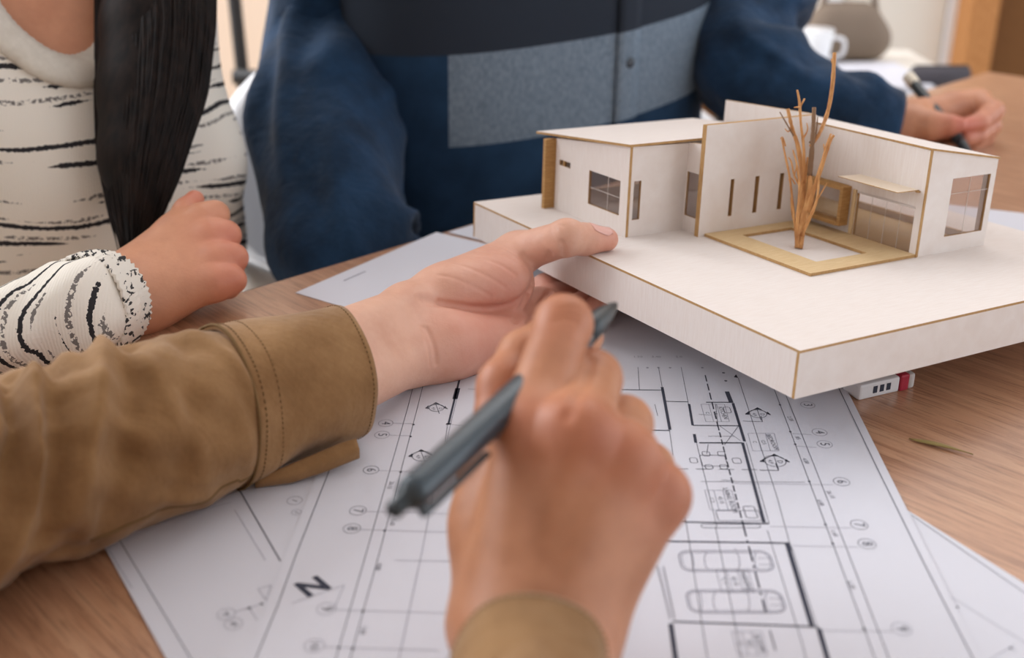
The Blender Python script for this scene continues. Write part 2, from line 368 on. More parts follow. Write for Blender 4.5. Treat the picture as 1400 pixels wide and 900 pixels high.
box('seat', xa-0.02, xb+0.18, -0.4, 0.03, 0.43, 0.46, BLACK_METAL, rk, 0.006)
tag(rk, 'black metal chair frame in the background between the two seated people', 'chair')

# ------------------------------------------------------------------ table
tb = empty('wooden_table'); TROT = -math.atan2(0.725, 0.689); tb.location = (-0.061, 0.902, 0); tb.rotation_euler = (0, 0, TROT)
box('tabletop', 0, 0.65, -0.85, 1.0, -0.032, 0, TABLE, tb, 0.004)
for x in (0.07, 0.58):
    for y in (-0.78, 0.93): box('leg', x-0.03, x+0.03, y-0.03, y+0.03, FLOORZ, -0.032, TABLE, tb, 0.004)
for x in (0.07, 0.58): box('apron', x-0.012, x+0.012, -0.75, 0.90, -0.10, -0.032, TABLE, tb, 0.002)
tag(tb, 'brown wooden table with visible grain under the drawings', 'table')

# ------------------------------------------------------------------ printed sheets
def flat(p, z): return (p[0], p[1], z)
class Ink:
    def __init__(s, z): s.V = []; s.F = []; s.M = []; s.z = z; s.txt = []
    def quad(s, pts, m):
        b = len(s.V); s.V += [flat(p, s.z) for p in pts]; s.F.append(tuple(range(b, b+len(pts)))); s.M.append(m)
    def seg(s, a, b, w, m):
        a = np.array(a[:2]); b = np.array(b[:2]); d = b-a; L = np.linalg.norm(d)
        if L < 1e-6: return
        d /= L; n = np.array([-d[1], d[0]])*w*0.5; pts = [a-n, b-n, b+n, a+n]; s.quad(pts, m)
    def line(s, pix, w=0.0004, m=1):                               # w in metres
        g = [G(*p) for p in pix]
        for a, b in zip(g[:-1], g[1:]): s.seg(a, b, w, m)
    def dash(s, p0, p1, w, m, pat=(0.009, 0.003)):
        a = G(*p0)[:2]; b = G(*p1)[:2]; L = np.linalg.norm(b-a); t = 0; k = 0
        while t < L:
            e = min(t+pat[k % len(pat)], L)
            if k % 2 == 0: s.seg(a+(b-a)*t/L, a+(b-a)*e/L, w, m)
            t = e; k += 1
    def circ(s, pix, r, w=0.00035, m=2, n=26):
        c = G(*pix)[:2]; p = [c+r*np.array([math.cos(t), math.sin(t)]) for t in np.linspace(0, 2*math.pi, n+1)]
        for a, b in zip(p[:-1], p[1:]): s.seg(a, b, w, m)
    def rrect(s, pix0, pix1, rad, w=0.0004, m=2):                   # rounded box between two opposite pixel corners, in sheet axes
        a = G(*pix0)[:2]; b = G(*pix1)[:2]; x0, x1 = sorted((a[0], b[0])); y0, y1 = sorted((a[1], b[1])); r = min(rad, (x1-x0)/2.05, (y1-y0)/2.05); p = []
        for cx, cy, t0 in ((x1-r, y1-r, 0), (x0+r, y1-r, 90), (x0+r, y0+r, 180), (x1-r, y0+r, 270)):
            p += [np.array([cx+r*math.cos(math.radians(t)), cy+r*math.sin(math.radians(t))]) for t in np.linspace(t0, t0+90, 6)]
        for q, e in zip(p, p[1:]+p[:1]): s.seg(q, e, w, m)
    def dot(s, pix, r=0.0008, m=0):
        c = G(*pix)[:2]; s.quad([c+r*np.array([math.cos(t), math.sin(t)]) for t in np.linspace(0, 2*math.pi, 9)[:-1]], m)
    def text(s, string, pix, size, rot=-math.pi/2, m=0, right=None, up=None, bold=0.0):
        cu = bpy.data.curves.new('t', 'FONT'); cu.body = string; cu.size = size; cu.align_x = 'CENTER'; cu.align_y = 'CENTER'; cu.resolution_u = 2; cu.offset = bold
        o = bpy.data.objects.new('t', cu); C.objects.link(o); bpy.context.view_layer.update()
        me = bpy.data.meshes.new_from_object(o.evaluated_get(bpy.context.evaluated_depsgraph_get()))
        c = G(*pix)[:2]
        R_ = np.array([math.cos(rot), math.sin(rot)]) if right is None else right; U_ = np.array([-R_[1], R_[0]]) if up is None else up
        b = len(s.V); s.V += [flat(c+v.co.x*R_+v.co.y*U_, s.z) for v in me.vertices]
        for p in me.polygons: s.F.append(tuple(b+i for i in p.vertices)); s.M.append(m)
        bpy.data.objects.remove(o); bpy.data.curves.remove(cu); bpy.data.meshes.remove(me)
    def build(s, name, parent): return tag(mesh(name, s.V, s.F, [INK, INK_G, INK_L], parent, False, s.M), kind='stuff')
# under sheet, left
a_ = np.array([0.545, -0.838]); b2 = np.array([0.838, 0.545]); c0 = G(140, 745)[:2]-0.14*a_
s_l = sheet('drawing_sheet', [c0, c0+0.42*a_, c0+0.42*a_+0.297*b2, c0+0.297*b2], 0.0006, 'white drawing sheet half hidden under the tan sleeve, lettered A and B', cat='drawing')
ik = Ink(0.00105); W1 = 0.00042
ik.line([(163.7, 741), (257.8, 897.6), (275, 926)], W1, 1); ik.line([(150, 756), (181, 807)], 0.0003, 2); ik.line([(318, 657), (332, 680), (383.7, 770)], 0.0006, 0)
ik.line([(316.5, 689.3), (250, 707), (190, 728)], 0.0003, 2); ik.line([(321, 699.6), (363, 769)], 0.0003, 2)
for (px, py), ch in (((309.6, 842.6), 'A'), ((319.5, 856), 'B'), ((403, 687), '1'), ((405.5, 703), '2')):
    ik.circ((px, py), 0.0038 if ch in 'AB1' else 0.0024, 0.0003, 2); ik.text(ch, (px, py), 0.0045 if ch in 'AB1' else 0.003, -2.1, 1)
ik.line([(322, 839.5), (341, 834), (358, 828.7)], 0.0003, 2); ik.dot((341, 834)); ik.dot((358, 828.7)); ik.line([(341, 834), (352, 851)], 0.0003, 2); ik.line([(353, 808), (371, 803), (364, 824), (353, 808)], 0.0003, 2)
ik.build('printed_lines', s_l)
# under sheet, right
d_ = np.array([0.488, -0.873]); e_ = np.array([-0.873, -0.488]); q_ = G(1239, 698)[:2]-0.06*d_
s_r = sheet('drawing_sheet', [q_, q_+0.297*d_, q_+0.297*d_+0.42*e_, q_+0.42*e_], 0.00025, 'white sheet sticking out from under the floor plan at lower right', cat='drawing')
ik = Ink(0.00065); ik.line([(1246, 706), (1400, 812), (1500, 880)], W1, 1); ik.line([(1300, 818), (1400, 880), (1450, 912)], 0.0003, 2); ik.line([(1310, 838), (1390, 893)], 0.0003, 2); ik.dot((1308, 832)); ik.dot((1381, 888)); ik.build('printed_lines', s_r)
# main floor plan
R0, R1 = G(1155, 530.7)[:2], G(1238.7, 698)[:2]; dm = (R1-R0)/np.linalg.norm(R1-R0); pm = np.array([dm[1], -dm[0]]); pm = pm if pm[0] < 0 else -pm
wid = abs((G(436, 643)[:2]-R0)@pm); A0 = R0-dm*0.135
s_m = sheet('floor_plan', [A0, A0+0.42*dm, A0+0.42*dm+wid*pm, A0+wid*pm], 0.0011, 'large white floor plan sheet with numbered grid and two cars', cat='drawing')
ik = Ink(0.00155)
TH = 0.00038
ik.line([(1130, 500), (1143, 527), (1197, 640), (1260, 769), (1327, 900), (1345, 935)], 0.0005, 1); ik.line([(500, 522), (452, 643), (406, 760), (380, 832), (352, 900), (340, 930)], 0.0005, 1)
ik.line([(1050, 480), (1071, 536), (1112.7, 640), (1166.3, 778.5), (1213, 900), (1222, 925)], TH, 1); ik.line([(1035, 478), (1057, 532.4), (1086.8, 611), (1106, 662), (1138, 747), (1181, 864), (1203, 925)], TH, 1)
ik.line([(568, 520), (557.8, 560), (501, 760), (463.6, 890), (455, 920)], TH, 1); ik.line([(581, 520), (571, 560), (548, 649), (518.9, 760), (482.7, 891), (474, 922)], TH, 1)
ik.line([(628, 535), (590, 691), (576.7, 760), (559, 841.7), (548, 893.7), (542, 922)], TH, 2)
for y, l0, l1, r0, r1 in ((582, 538, 566, 1080, 1109), (598.5, 533, 562, 1087, 1116), (647, 518, 660, 1000, 1139), (703, 500, 640, 1052, 1162), (728, 493, 640, 1080, 1173), (838, 458, 610, 1120, 1220), (889, 443, 600, 1130, 1236)):
    dy = 12+(y-582)*0.055; ik.line([(l0, y), (l1, y+(l1-l0)*0.03)], 0.00028, 2); ik.line([(r0, y+dy+2), (r1, y+dy+4)], 0.00028, 2)
ik.line([(540, 770), (640, 772)], 0.0003, 2)
for x, y in ((1080, 593.8), (1086.8, 611), (1106, 662), (1128, 721), (1138, 747), (1181, 864), (565.6, 584), (561.6, 600.4), (548, 649), (526, 729.3), (496.4, 839.8), (482.7, 891), (463.6, 890), (1066, 557), (533, 704)): ik.dot((x, y), 0.00075)
for x, y, s in ((1104, 557, '3'), (1120, 594.5, '4'), (1127, 611, '5'), (1150, 662.3, '6'), (1174, 721.3, '7'), (1184.8, 747.5, '8'), (1232, 864, '9'), (527.5, 582, '4'), (522.5, 598, '5'), (507.4, 646.2, '6'), (489.5, 702, '7'), (481.3, 726.5, '8'), (446.5, 836.5, '9'), (430, 887, '10')):
    ik.circ((x, y), 0.0041, 0.0003, 2 if y < 630 or y > 800 else 1); ik.text(s, (x, y), 0.0072 if len(s) == 1 else 0.0052, -math.pi/2, 1)
for x, y, s in ((1101, 634, '4.00'), (1121, 691, '4.00'), (1140, 733, '1.65'), (1163, 804, '6.30'), (1135, 680, '26.15'), (1090, 602, '.85'), (1080, 576, '2.35'), (534, 667, '26.15'), (518, 779, '4.80'), (497, 866, '1.65'), (537, 718, '1.65')): ik.text(s, (x, y), 0.0033, -math.pi/2-0.12*np.sign(700-x), 1)
# walls of the plan
HV = 0.0016
for pts, w in (([(1014.8, 608.6), (1044.3, 718.2)], HV), ([(933, 717.4), (1051, 719.8)], 0.001), ([(955.7, 609), (1014, 609)], 0.0012), ([(949, 597), (951, 609)], HV), ([(993.5, 538.6), (999.5, 554)], 0.0026), ([(1001.7, 554.5), (1017.6, 607)], HV),
               ([(965, 553.3), (998, 553.3)], 0.0009), ([(941.8, 555.7), (946.7, 585)], 0.0014), ([(946.7, 585), (1011.5, 585.6)], 0.0009), ([(905, 532.5), (915.7, 591)], 0.0017), ([(850, 536), (905, 536.7)], 0.0008), ([(885.7, 591.5), (915.7, 592)], 0.0009), ([(910, 552), (940.6, 552.8)], 0.0007),
               ([(905, 744), (1079, 746.5)], 0.0011), ([(1075.6, 747), (1109.8, 861)], 0.0021), ([(919, 854), (1118.4, 861.4)], 0.0010), ([(916.7, 857), (922.8, 900), (926, 922)], 0.0021), ([(1119, 863.4), (1129.4, 900), (1137, 925)], 0.0021),
               ([(628, 523), (613, 584)], 0.0012), ([(626, 534), (622, 549)], 0.0030), ([(610, 583), (617, 583)], 0.0014)): ik.line(pts, w, 0)
for pts in ([(1020, 609), (1051, 719)], [(1078, 746), (1083, 755), (1116, 861)], [(936.7, 711.8), (963, 880), (970, 922)], [(977.8, 724), (1009.6, 883), (1017, 922)], [(1048.7, 729), (1095, 880), (1106, 922)], [(1061, 680), (1082, 757)], [(952, 609), (980, 725)], [(1009, 520), (1061, 680)], [(915, 592), (920, 626)],
            [(872, 505), (874, 536)], [(900, 505), (905, 532)], [(931, 505), (941, 556)], [(978, 556), (981, 585)], [(968, 600), (1004, 600)], [(955, 570), (972, 571)], [(990, 612), (1010, 585)], [(984, 586), (1012, 606)], [(895, 556), (899, 572)], [(966, 624), (968, 611)], [(898, 778), (916, 851)], [(907, 778), (922, 851)],
            [(640, 535), (660, 536)], [(612, 584), (602, 650)], [(640, 586), (618, 584)], [(958, 662), (1100, 663)], [(986, 660), (1004, 661)]): ik.line(pts, 0.00032, 1)
for k in range(14): y = 780+k*5; ik.line([(897+k*1.3, y), (908+k*1.2, y+4)], 0.00025, 2)
ik.dash((963.8, 516), (981, 585), 0.0007, 0); ik.dash((981, 585), (1014.8, 718.2), 0.0007, 0, (0.006, 0.002)); ik.dash((1014.8, 718.2), (1046.3, 841.4), 0.0008, 0, (0.012, 0.003, 0.002, 0.003)); ik.line([(1052, 866), (1060, 894)], 0.0006, 1)
ik.dash((920, 644.5), (1040, 646), 0.0005, 1, (0.008, 0.004)); ik.line([(1038, 646.5), (1064, 647), (1060, 637)], 0.0005, 0); ik.line([(1015, 579), (1042, 580), (1040, 572)], 0.0004, 1)
# furniture, cars, room tables
for p0, p1 in (((956, 626), (995, 641)), ((959, 621), (971, 627)), ((980, 621), (992, 627)), ((963, 639), (975, 645)), ((983, 639), (995, 645)), ((942, 629.5), (954, 636.5)), ((1000, 630), (1014, 637)), ((978, 702), (1042, 716)), ((1015, 696), (1036, 712)), ((958, 720.5), (1040, 725.5)), ((988, 560), (1000, 568))): ik.rrect(p0, p1, 0.0012, 0.0004, 1)
for cy, x0, x1, h in ((771, 926, 1060, 14), (826.5, 936, 1076, 15.5)):
    ik.rrect((x0, cy-h), (x1, cy+h), 0.0048, 0.0006, 2); ik.rrect((x0+4, cy-h+2.5), (x1-4, cy+h-2.5), 0.0036, 0.00035, 2)
    for fx, bl in ((0.30, 3), (0.60, -3), (0.14, -2), (0.80, 2)): xx = x0+(x1-x0)*fx; ik.line([(xx, cy-h+2), (xx-bl*1.2, cy-h*0.4), (xx-bl*1.2+1, cy+h*0.4), (xx+2, cy+h-2)], 0.0004, 2)
    ik.line([(x0+(x1-x0)*0.82, cy-4), (x1-6, cy-4)], 0.0003, 2); ik.line([(x0+(x1-x0)*0.82+1, cy+5), (x1-5, cy+5)], 0.0003, 2); ik.line([(x0+(x1-x0)*0.6, cy-h), (x0+(x1-x0)*0.58, cy-h-3)], 0.0005, 2)
for x0, y0, x1, y1, nc, words in ((963, 674, 1000, 701, 3, ('LIVING ROOM', '45.15', 'C 2')), (978, 783, 1022, 814, 3, ('PARKING', '42.10', 'C 1')), (1022, 596, 1058, 620, 3, ('BEDROOM', '12.5', 'C')), (958, 556, 990, 580, 3, ('KITCHEN', '9.8', 'C')), (1000, 868, 1040, 900, 3, ('ROOM', '18.2', 'C'))):
    sk = (y1-y0)*0.28
    for k in range(nc+1): xx = x0+(x1-x0)*k/nc; ik.line([(xx, y0), (xx+sk, y1)], 0.0003, 2)
    ik.line([(x0, y0), (x1, y0)], 0.0003, 2); ik.line([(x0+sk, y1), (x1+sk, y1)], 0.0003, 2)
    for k, wd in enumerate(words): xx = x1-(x1-x0)*(k+0.5)/nc; ik.text(wd, (xx+sk/2, (y0+y1)/2), 0.0036 if k == 0 else 0.0030, -math.pi/2+0.06, 1)
for cx, cy, sc, m in ((1059, 633, 1.0, 0), (1036, 568, 0.85, 0), (577, 626, 0.9, 0), (597, 560, 0.75, 1)):
    ik.circ((cx, cy+1), 0.0058*sc, 0.0004, 1); t = [(cx-20*sc, cy+1), (cx-1, cy-8*sc), (cx+20*sc, cy+2)]
    ik.line(t, 0.0005, m); ik.quad([G(cx-7*sc, cy-5.5*sc)[:2], G(cx+6*sc, cy-5.5*sc)[:2], G(cx-1, cy-9*sc)[:2]], m); ik.quad([G(cx-21*sc, cy+2)[:2], G(cx-14*sc, cy+2.5)[:2], G(cx-15*sc, cy-2.5)[:2]], m); ik.quad([G(cx+14*sc, cy+1.5)[:2], G(cx+21*sc, cy+3)[:2], G(cx+15*sc, cy-2)[:2]], m)
    ik.text('D', (cx+7*sc, cy+2), 0.0042*sc, -math.pi/2, 1); ik.text('4.P', (cx-6*sc, cy+2), 0.0034*sc, -math.pi/2, 1); ik.line([(cx-1, cy-5*sc), (cx+5*sc, cy+12*sc)], 0.0004, 1)
ik.quad([G(1003, 519)[:2], G(1006, 515)[:2], G(1009, 520)[:2]], 0); ik.dot((989, 513), 0.001, 1); ik.dot((992, 524), 0.001, 1)
for x in (885, 900, 916, 960): ik.dot((x, 506), 0.0009, 2)
for x, s in ((872, '1.20'), (897, '3.40'), (928, '2.0')): ik.text(s, (x, 491), 0.0036, 0, 2)
# north mark
ga, gb, gc = G(407, 804)[:2], G(434, 794)[:2], G(424, 819)[:2]
rt = (gb-ga); upv = (ga-gc); Ls = 0.0165
ik.text('N', (429, 806.5), Ls, 0, 0, right=rt/np.linalg.norm(rt), up=upv/np.linalg.norm(upv), bold=0.0006)
ik.line([(400, 829), (471, 804), (457, 836)], 0.0003, 2)
ik.build('printed_lines', s_m)
# sheets further back
f0 = G(404, 401)[:2]; fd = np.array([0.573, 0.819]); fr = np.array([0.819, -0.573])
s_f = sheet('drawing_sheet', [f0, f0+0.165*fd, f0+0.165*fd+0.33*fr, f0+0.33*fr], 0.0002, 'white sheet behind the holding hand near the far table edge', cat='drawing')
ik = Ink(0.0006); ik.line([(470, 385), (500, 372)], 0.0015, 2); ik.line([(842, 473), (870, 467), (885, 462)], 0.0008, 2); ik.line([(862, 478), (900, 462)], 0.0006, 2); ik.build('printed_lines', s_f)
tag_c = [G(603, 312)[:2], G(606, 318)[:2]]
g0 = G(612, 319)[:2]; sheet('drawing_sheet', [g0, g0+np.array([0.03, 0.028]), g0+np.array([0.03, 0.028])+0.2*fr, g0+0.2*fr], 0.0007, 'narrow strip of white paper peeking out left of the model base', cat='paper')
g1 = G(1352, 352)[:2]; sheet('drawing_sheet', [G(1262, 348)[:2], G(1292, 280)[:2], G(1500, 304)[:2], G(1490, 390)[:2]], 0.0003, 'white sheet on the table beyond the right end of the model', cat='paper')
# eraser
er = empty('eraser', G(1206, 531)); er.rotation_euler = (0, 0, 0.42)
box('rubber', -0.024, 0.006, -0.0075, 0.0075, 0.0, 0.010, new_mat('white_rubber', srgb(226,226,228), 0.6), er, 0.0015)
box('sleeve', 0.0062, 0.013, -0.008, 0.008, 0.0, 0.0106, new_mat('red_card', srgb(170,40,60), 0.5), er, 0.0012)
box('tip', 0.0132, 0.018, -0.0075, 0.0075, 0.0, 0.010, new_mat('grey_rubber', srgb(200,196,192), 0.6), er, 0.0018)
for k in range(3): box('print_mark', -0.014+0.005*k, -0.011+0.005*k, -0.00775, -0.0074, 0.003, 0.0075, INK, er)
tag(er, 'small white eraser with a red band under the model base', 'eraser')
lf = empty('leaf', G(1283, 612)); lf.rotation_euler = (0, 0, -0.55)
V = []; F_ = []
for i in range(13):
    t = i/12; w = 0.0022*math.sin(math.pi*min(1, t*1.05))**0.8*(1.3-t)+0.0001
    for s_ in (-1, 0, 1): V.append((-0.016+0.034*t, s_*w, 0.0012-abs(s_)*0.0004+0.0012*math.sin(t*3)))
for i in range(12):
    for j in (0, 1): F_.append((i*3+j, (i+1)*3+j, (i+1)*3+j+1, i*3+j+1))
lm = mesh('leaf_blade', V, F_, new_mat('dry_leaf', srgb(150,132,78), 0.6), lf, True); so = lm.modifiers.new('t', 'SOLIDIFY'); so.thickness = 0.0004; tag(lf, 'thin dry leaf lying on the bare wood', 'leaf')

# ------------------------------------------------------------------ architectural model
S = 0.92
MO = CAM+np.array([0.14728084607599112, 0.5256226258247273, -0.24450312311871694])
MU = np.array([-0.5073199947, 0.8607324293, -0.0420250898]); MV = np.array([0.8614321601, 0.5051845123, -0.0521846927]); MN = np.array([0.0236866329, 0.0626761019, 0.9977527999])
def M3(u, v, n): return MO+S*(u*MU+v*MV+n*MN)                       # model coordinates to world
mat4 = Matrix(((MV[0], MU[0], MN[0], MO[0]), (MV[1], MU[1], MN[1], MO[1]), (MV[2], MU[2], MN[2], MO[2]), (0, 0, 0, 1)))
am = empty('architectural_model', M=mat4); tag(am, 'birch plywood model of a low house with a twig tree courtyard', 'house model')
L_ = lambda u, v, n: (v*S, u*S, n*S)
def plate(name, plane, c, th, a0, a1, h0, h1, holes=(), parent=None, mats=(PLY, EDGE)):
    """upright sheet: plane 'u' stands at u=c and runs along v, plane 'v' stands at v=c and runs along u; h1 = (height at a0, height at a1); holes = (a0, a1, z0, z1)"""
    xs = sorted({a0, a1, *[x for h in holes for x in h[:2]]}); zs = sorted({h0, *[z for h in holes for z in h[2:]]})+[None]
    top = lambda a: h1[0]+(h1[1]-h1[0])*(a-a0)/(a1-a0)
    V = []; F_ = []; MI = []; idx = {}
    def vid(i, k, s):
        if (i, k, s) not in idx:
            a = xs[i]; z = top(a) if zs[k] is None else zs[k]; off = c if s == 0 else c+th
            idx[(i, k, s)] = len(V); V.append(L_(off, a, z) if plane == 'u' else L_(a, off, z))
        return idx[(i, k, s)]
    nx, nz = len(xs)-1, len(zs)-1; cell = {}
    for i in range(nx):
        for k in range(nz):
            am_ = (xs[i]+xs[i+1])/2; zt = zs[k+1] if zs[k+1] is not None else top(am_); zm = (zs[k]+zt)/2
            cell[(i, k)] = not any(h[0] < am_ < h[1] and h[2] < zm < h[3] for h in holes)
    for (i, k), on in cell.items():
        if not on: continue
        F_.append((vid(i,k,0), vid(i+1,k,0), vid(i+1,k+1,0), vid(i,k+1,0))); MI.append(0); F_.append((vid(i,k,1), vid(i,k+1,1), vid(i+1,k+1,1), vid(i+1,k,1))); MI.append(0)
        for (di, dk, p, q) in ((-1,0,(i,k),(i,k+1)), (1,0,(i+1,k),(i+1,k+1)), (0,-1,(i,k),(i+1,k)), (0,1,(i,k+1),(i+1,k+1))):
            if not cell.get((i+di, k+dk), False): F_.append((vid(*p,0), vid(*q,0), vid(*q,1), vid(*p,1))); MI.append(1)
    o = mesh(name, V, F_, list(mats), parent or am, False, MI)
    bm = bmesh.new(); bm.from_mesh(o.data); bmesh.ops.recalc_face_normals(bm, faces=bm.faces); bm.to_mesh(o.data); bm.free(); return o
def slab(name, pts_top, th, parent=None, mats=(PLY, EDGE)):         # pts (u, v, n) of the top face; thickness down
    n = len(pts_top); V = [L_(*p) for p in pts_top]+[L_(p[0], p[1], p[2]-th) for p in pts_top]
    F_ = [tuple(range(n)), tuple(range(n, 2*n))[::-1]]+[(i, i+n, (i+1) % n+n, (i+1) % n) for i in range(n)]
    o = mesh(name, V, F_, list(mats), parent or am, False, [0, 0]+[1]*n)
    bm = bmesh.new(); bm.from_mesh(o.data); bmesh.ops.recalc_face_normals(bm, faces=bm.faces); bm.to_mesh(o.data); bm.free(); return o
def mbox(name, u0, u1, v0, v1, n0, n1, mat, parent=None): return mesh(name, [L_(u, v, n) for (v, u, n) in boxv(v0, v1, u0, u1, n0, n1)], BOXF, mat, parent or am)   # L_ gives (v, u, n), a right-handed frame
GL = bpy.data.materials.new('acetate'); GL.use_nodes = True; nt = GL.node_tree; nt.nodes.clear()
_o = nt.nodes.new('ShaderNodeOutputMaterial'); _m = nt.nodes.new('ShaderNodeMixShader'); _t = nt.nodes.new('ShaderNodeBsdfTransparent'); _g = nt.nodes.new('ShaderNodeBsdfGlossy')
_t.inputs[0].default_value = (0.93, 0.90, 0.89, 1); _g.inputs['Roughness'].default_value = 0.12; 
_d = nt.nodes.new('ShaderNodeBsdfDiffuse'); _d.inputs[0].default_value = (*srgb(176,156,148), 1); _x = nt.nodes.new('ShaderNodeMixShader'); _x.inputs[0].default_value = 0.13
nt.links.new(_t.outputs[0], _x.inputs[1]); nt.links.new(_d.outputs[0], _x.inputs[2])
_m.inputs[0].default_value = 0.07; nt.links.new(_x.outputs[0], _m.inputs[1]); nt.links.new(_g.outputs[0], _m.inputs[2]); nt.links.new(_m.outputs[0], _o.inputs[0])
SCORE = new_mat('scored_line', srgb(206,196,190), 0.6)
BT = 0.0294; BA = 0.3777; BV = 0.345; T = 0.0024
base = empty('base'); base.parent = am
slab('top_sheet', [(0,0,0), (BA,0,0), (BA,BV,0), (0,BV,0)], 0.0016, base)
plate('side_panel', 'v', 0, 0.002, 0.0022, BA-0.0022, -BT, (-0.0016, -0.0016), parent=base); plate('side_panel', 'v', BV-0.002, 0.002, 0.0022, BA-0.0022, -BT, (-0.0016, -0.0016), parent=base)
plate('side_panel', 'u', 0, 0.0022, 0, BV, -BT, (-0.0016, -0.0016), parent=base); plate('side_panel', 'u', BA-0.0022, 0.0022, 0, BV, -BT, (-0.0016, -0.0016), parent=base)
slab('bottom_sheet', [(0.003,0.003,-BT+0.0016), (BA-0.003,0.003,-BT+0.0016), (BA-0.003,BV-0.003,-BT+0.0016), (0.003,BV-0.003,-BT+0.0016)], 0.0016, base)
# left wing
hA = lambda u: 0.0679+(0.057-0.0679)*(u-0.2337)/(0.3317-0.2337)
wA = plate('wall', 'v', 0.0493, T, 0.2337, 0.3317, 0, (hA(0.2337), hA(0.3317)), [(0.2433, 0.2843, 0.0145, 0.0407), (0.3107, 0.3265, 0.0367, 0.0411)])
pn = mbox('window_pane', 0.2433, 0.2843, 0.0505, 0.0509, 0.0145, 0.0407, GL, wA)
mbox('glazing_bar', 0.2433, 0.2843, 0.05035, 0.0506, 0.0273, 0.0277, SCORE, wA); mbox('glazing_bar', 0.2600, 0.2604, 0.05035, 0.0506, 0.0145, 0.0407, SCORE, wA)
mbox('mullion', 0.3195, 0.3215, 0.0495, 0.0515, 0.0367, 0.0411, EDGE, wA)
wF = plate('wall', 'u', 0.2337, T, 0.0493+T, 0.1043, 0, (0.0675, 0.0665), [(0.0545, 0.0611, 0.0127, 0.0419)])
mbox('window_pane', 0.2349, 0.2353, 0.0545, 0.0611, 0.0127, 0.0419, GL, wF)
wG = plate('wall', 'v', 0.1030, 0.0022, 0.2160, 0.2337, 0, (0.0685, 0.0668), [(0.2166, 0.2325, 0.0118, 0.0455)])
mbox('window_pane', 0.2166, 0.2325, 0.1038, 0.1042, 0.0118, 0.0455, GL, wG)
slab('roof', [(0.2310, 0.0470, 0.0700), (0.3570, 0.0456, 0.0585), (0.3570, 0.2070, 0.0585), (0.2310, 0.2070, 0.0700)], 0.0018)
plate('wall', 'u', 0.3317, T, 0.0493, 0.205, 0, (0.0567, 0.0567), [(0.080, 0.15, 0.012, 0.046)])
po = mesh('porch_pillar', *(lambda V, F_: (V, F_))([], []), CORR, am) if False else None
V = []; F_ = []; nr = 60                                             # ribbed pillar at the far corner
for i in range(nr+1):
    z = 0.0565*i/nr; o_ = 0.0005 if i % 2 else 0.0
    V += [L_(0.3335-o_, 0.0405-o_, z), L_(0.3335-o_, 0.0492+o_*0.3, z), L_(0.337, 0.0492, z), L_(0.337, 0.0405-o_, z)]
for i in range(nr):
    for j in range(4): F_.append((i*4+j, i*4+(j+1) % 4, (i+1)*4+(j+1) % 4, (i+1)*4+j))
F_ += [(3, 2, 1, 0), tuple(nr*4+j for j in range(4))]; mesh('porch_pillar', V, F_, CORR, am)
# tall wall with three slits
wB = plate('wall', 'u', 0.2104, 0.0046, 0.0994, 0.2074, 0, (0.0836, 0.0842), [(0.1267, 0.1302, 0.0131, 0.0415), (0.1510, 0.1550, 0.0131, 0.0415), (0.1760, 0.1801, 0.0131, 0.0415)])
plate('wall', 'v', 0.2074, T, 0.2150, 0.3160, 0, (0.0843, 0.0801))
# right wing
wC = plate('wall', 'v', 0.2074, T, 0.0996, 0.2104, 0, (0.0770, 0.0775), [(0.1059, 0.1600, 0.0016, 0.0350), (0.1690, 0.2040, 0.0105, 0.0350)])
mbox('window_pane', 0.1059, 0.16, 0.2090, 0.2094, 0.0016, 0.0350, GL, wC); mbox('window_pane', 0.169, 0.204, 0.2090, 0.2094, 0.0105, 0.035, GL, wC)
for k in range(1, 4): uu = 0.1059+0.0541*k/4; mbox('glazing_bar', uu-0.00015, uu+0.00015, 0.2088, 0.20895, 0.0016, 0.035, SCORE, wC)
pier = mbox('pier', 0.1605, 0.1635, 0.2060, 0.2073, 0.0016, 0.0362, BALSA, wC)
mbox('track_strip', 0.1059, 0.1600, 0.2068, 0.2073, 0.0342, 0.0356, SCORE, wC)
bx_ = empty('window_box'); bx_.parent = am                          # ribbed box frame round the small window
def ribbed(u0, u1, n0, n1, vert):
    V = []; F_ = []; k = 34; v0, v1 = 0.1985, 0.2072
    for i in range(k+1):
        t = i/k; o_ = 0.0004 if i % 2 else 0
        if vert: z = n0+(n1-n0)*t; V += [L_(u0-o_, v0-o_, z), L_(u1+o_, v0-o_, z), L_(u1+o_, v1, z), L_(u0-o_, v1, z)]
        else: u = u0+(u1-u0)*t; V += [L_(u, v0-o_, n0-o_), L_(u, v0-o_, n1+o_), L_(u, v1, n1+o_), L_(u, v1, n0-o_)]
    for i in range(k):
        for j in range(4): F_.append((i*4+j, i*4+(j+1) % 4, (i+1)*4+(j+1) % 4, (i+1)*4+j))
    F_ += [(3, 2, 1, 0), tuple(k*4+j for j in range(4))]; o = mesh('frame_side', V, F_, CORR, bx_)
    bm = bmesh.new(); bm.from_mesh(o.data); bmesh.ops.recalc_face_normals(bm, faces=bm.faces); bm.to_mesh(o.data); bm.free()
ribbed(0.1665, 0.1690, 0.0078, 0.0378, True); ribbed(0.2040, 0.2065, 0.0078, 0.0378, True); ribbed(0.1692, 0.2038, 0.0078, 0.0103, False); ribbed(0.1692, 0.2038, 0.0352, 0.0378, False)
ACR = new_mat('awning_acetate', srgb(232,214,190), 0.3)
aw = slab('awning', [(0.1050, 0.2074, 0.0482), (0.1600, 0.2074, 0.0482), (0.1625, 0.1872, 0.0482), (0.1058, 0.1866, 0.0482)], 0.0006, None, (ACR, EDGE))
mbox('bracket', 0.1035, 0.1058, 0.2045, 0.2073, 0.0466, 0.0476, EDGE, aw)
wD = plate('wall', 'u', 0.0996, T, 0.2074+T, 0.2814, 0, (0.0774, 0.0652), [(0.2348, 0.2757, 0.0119, 0.0546)])
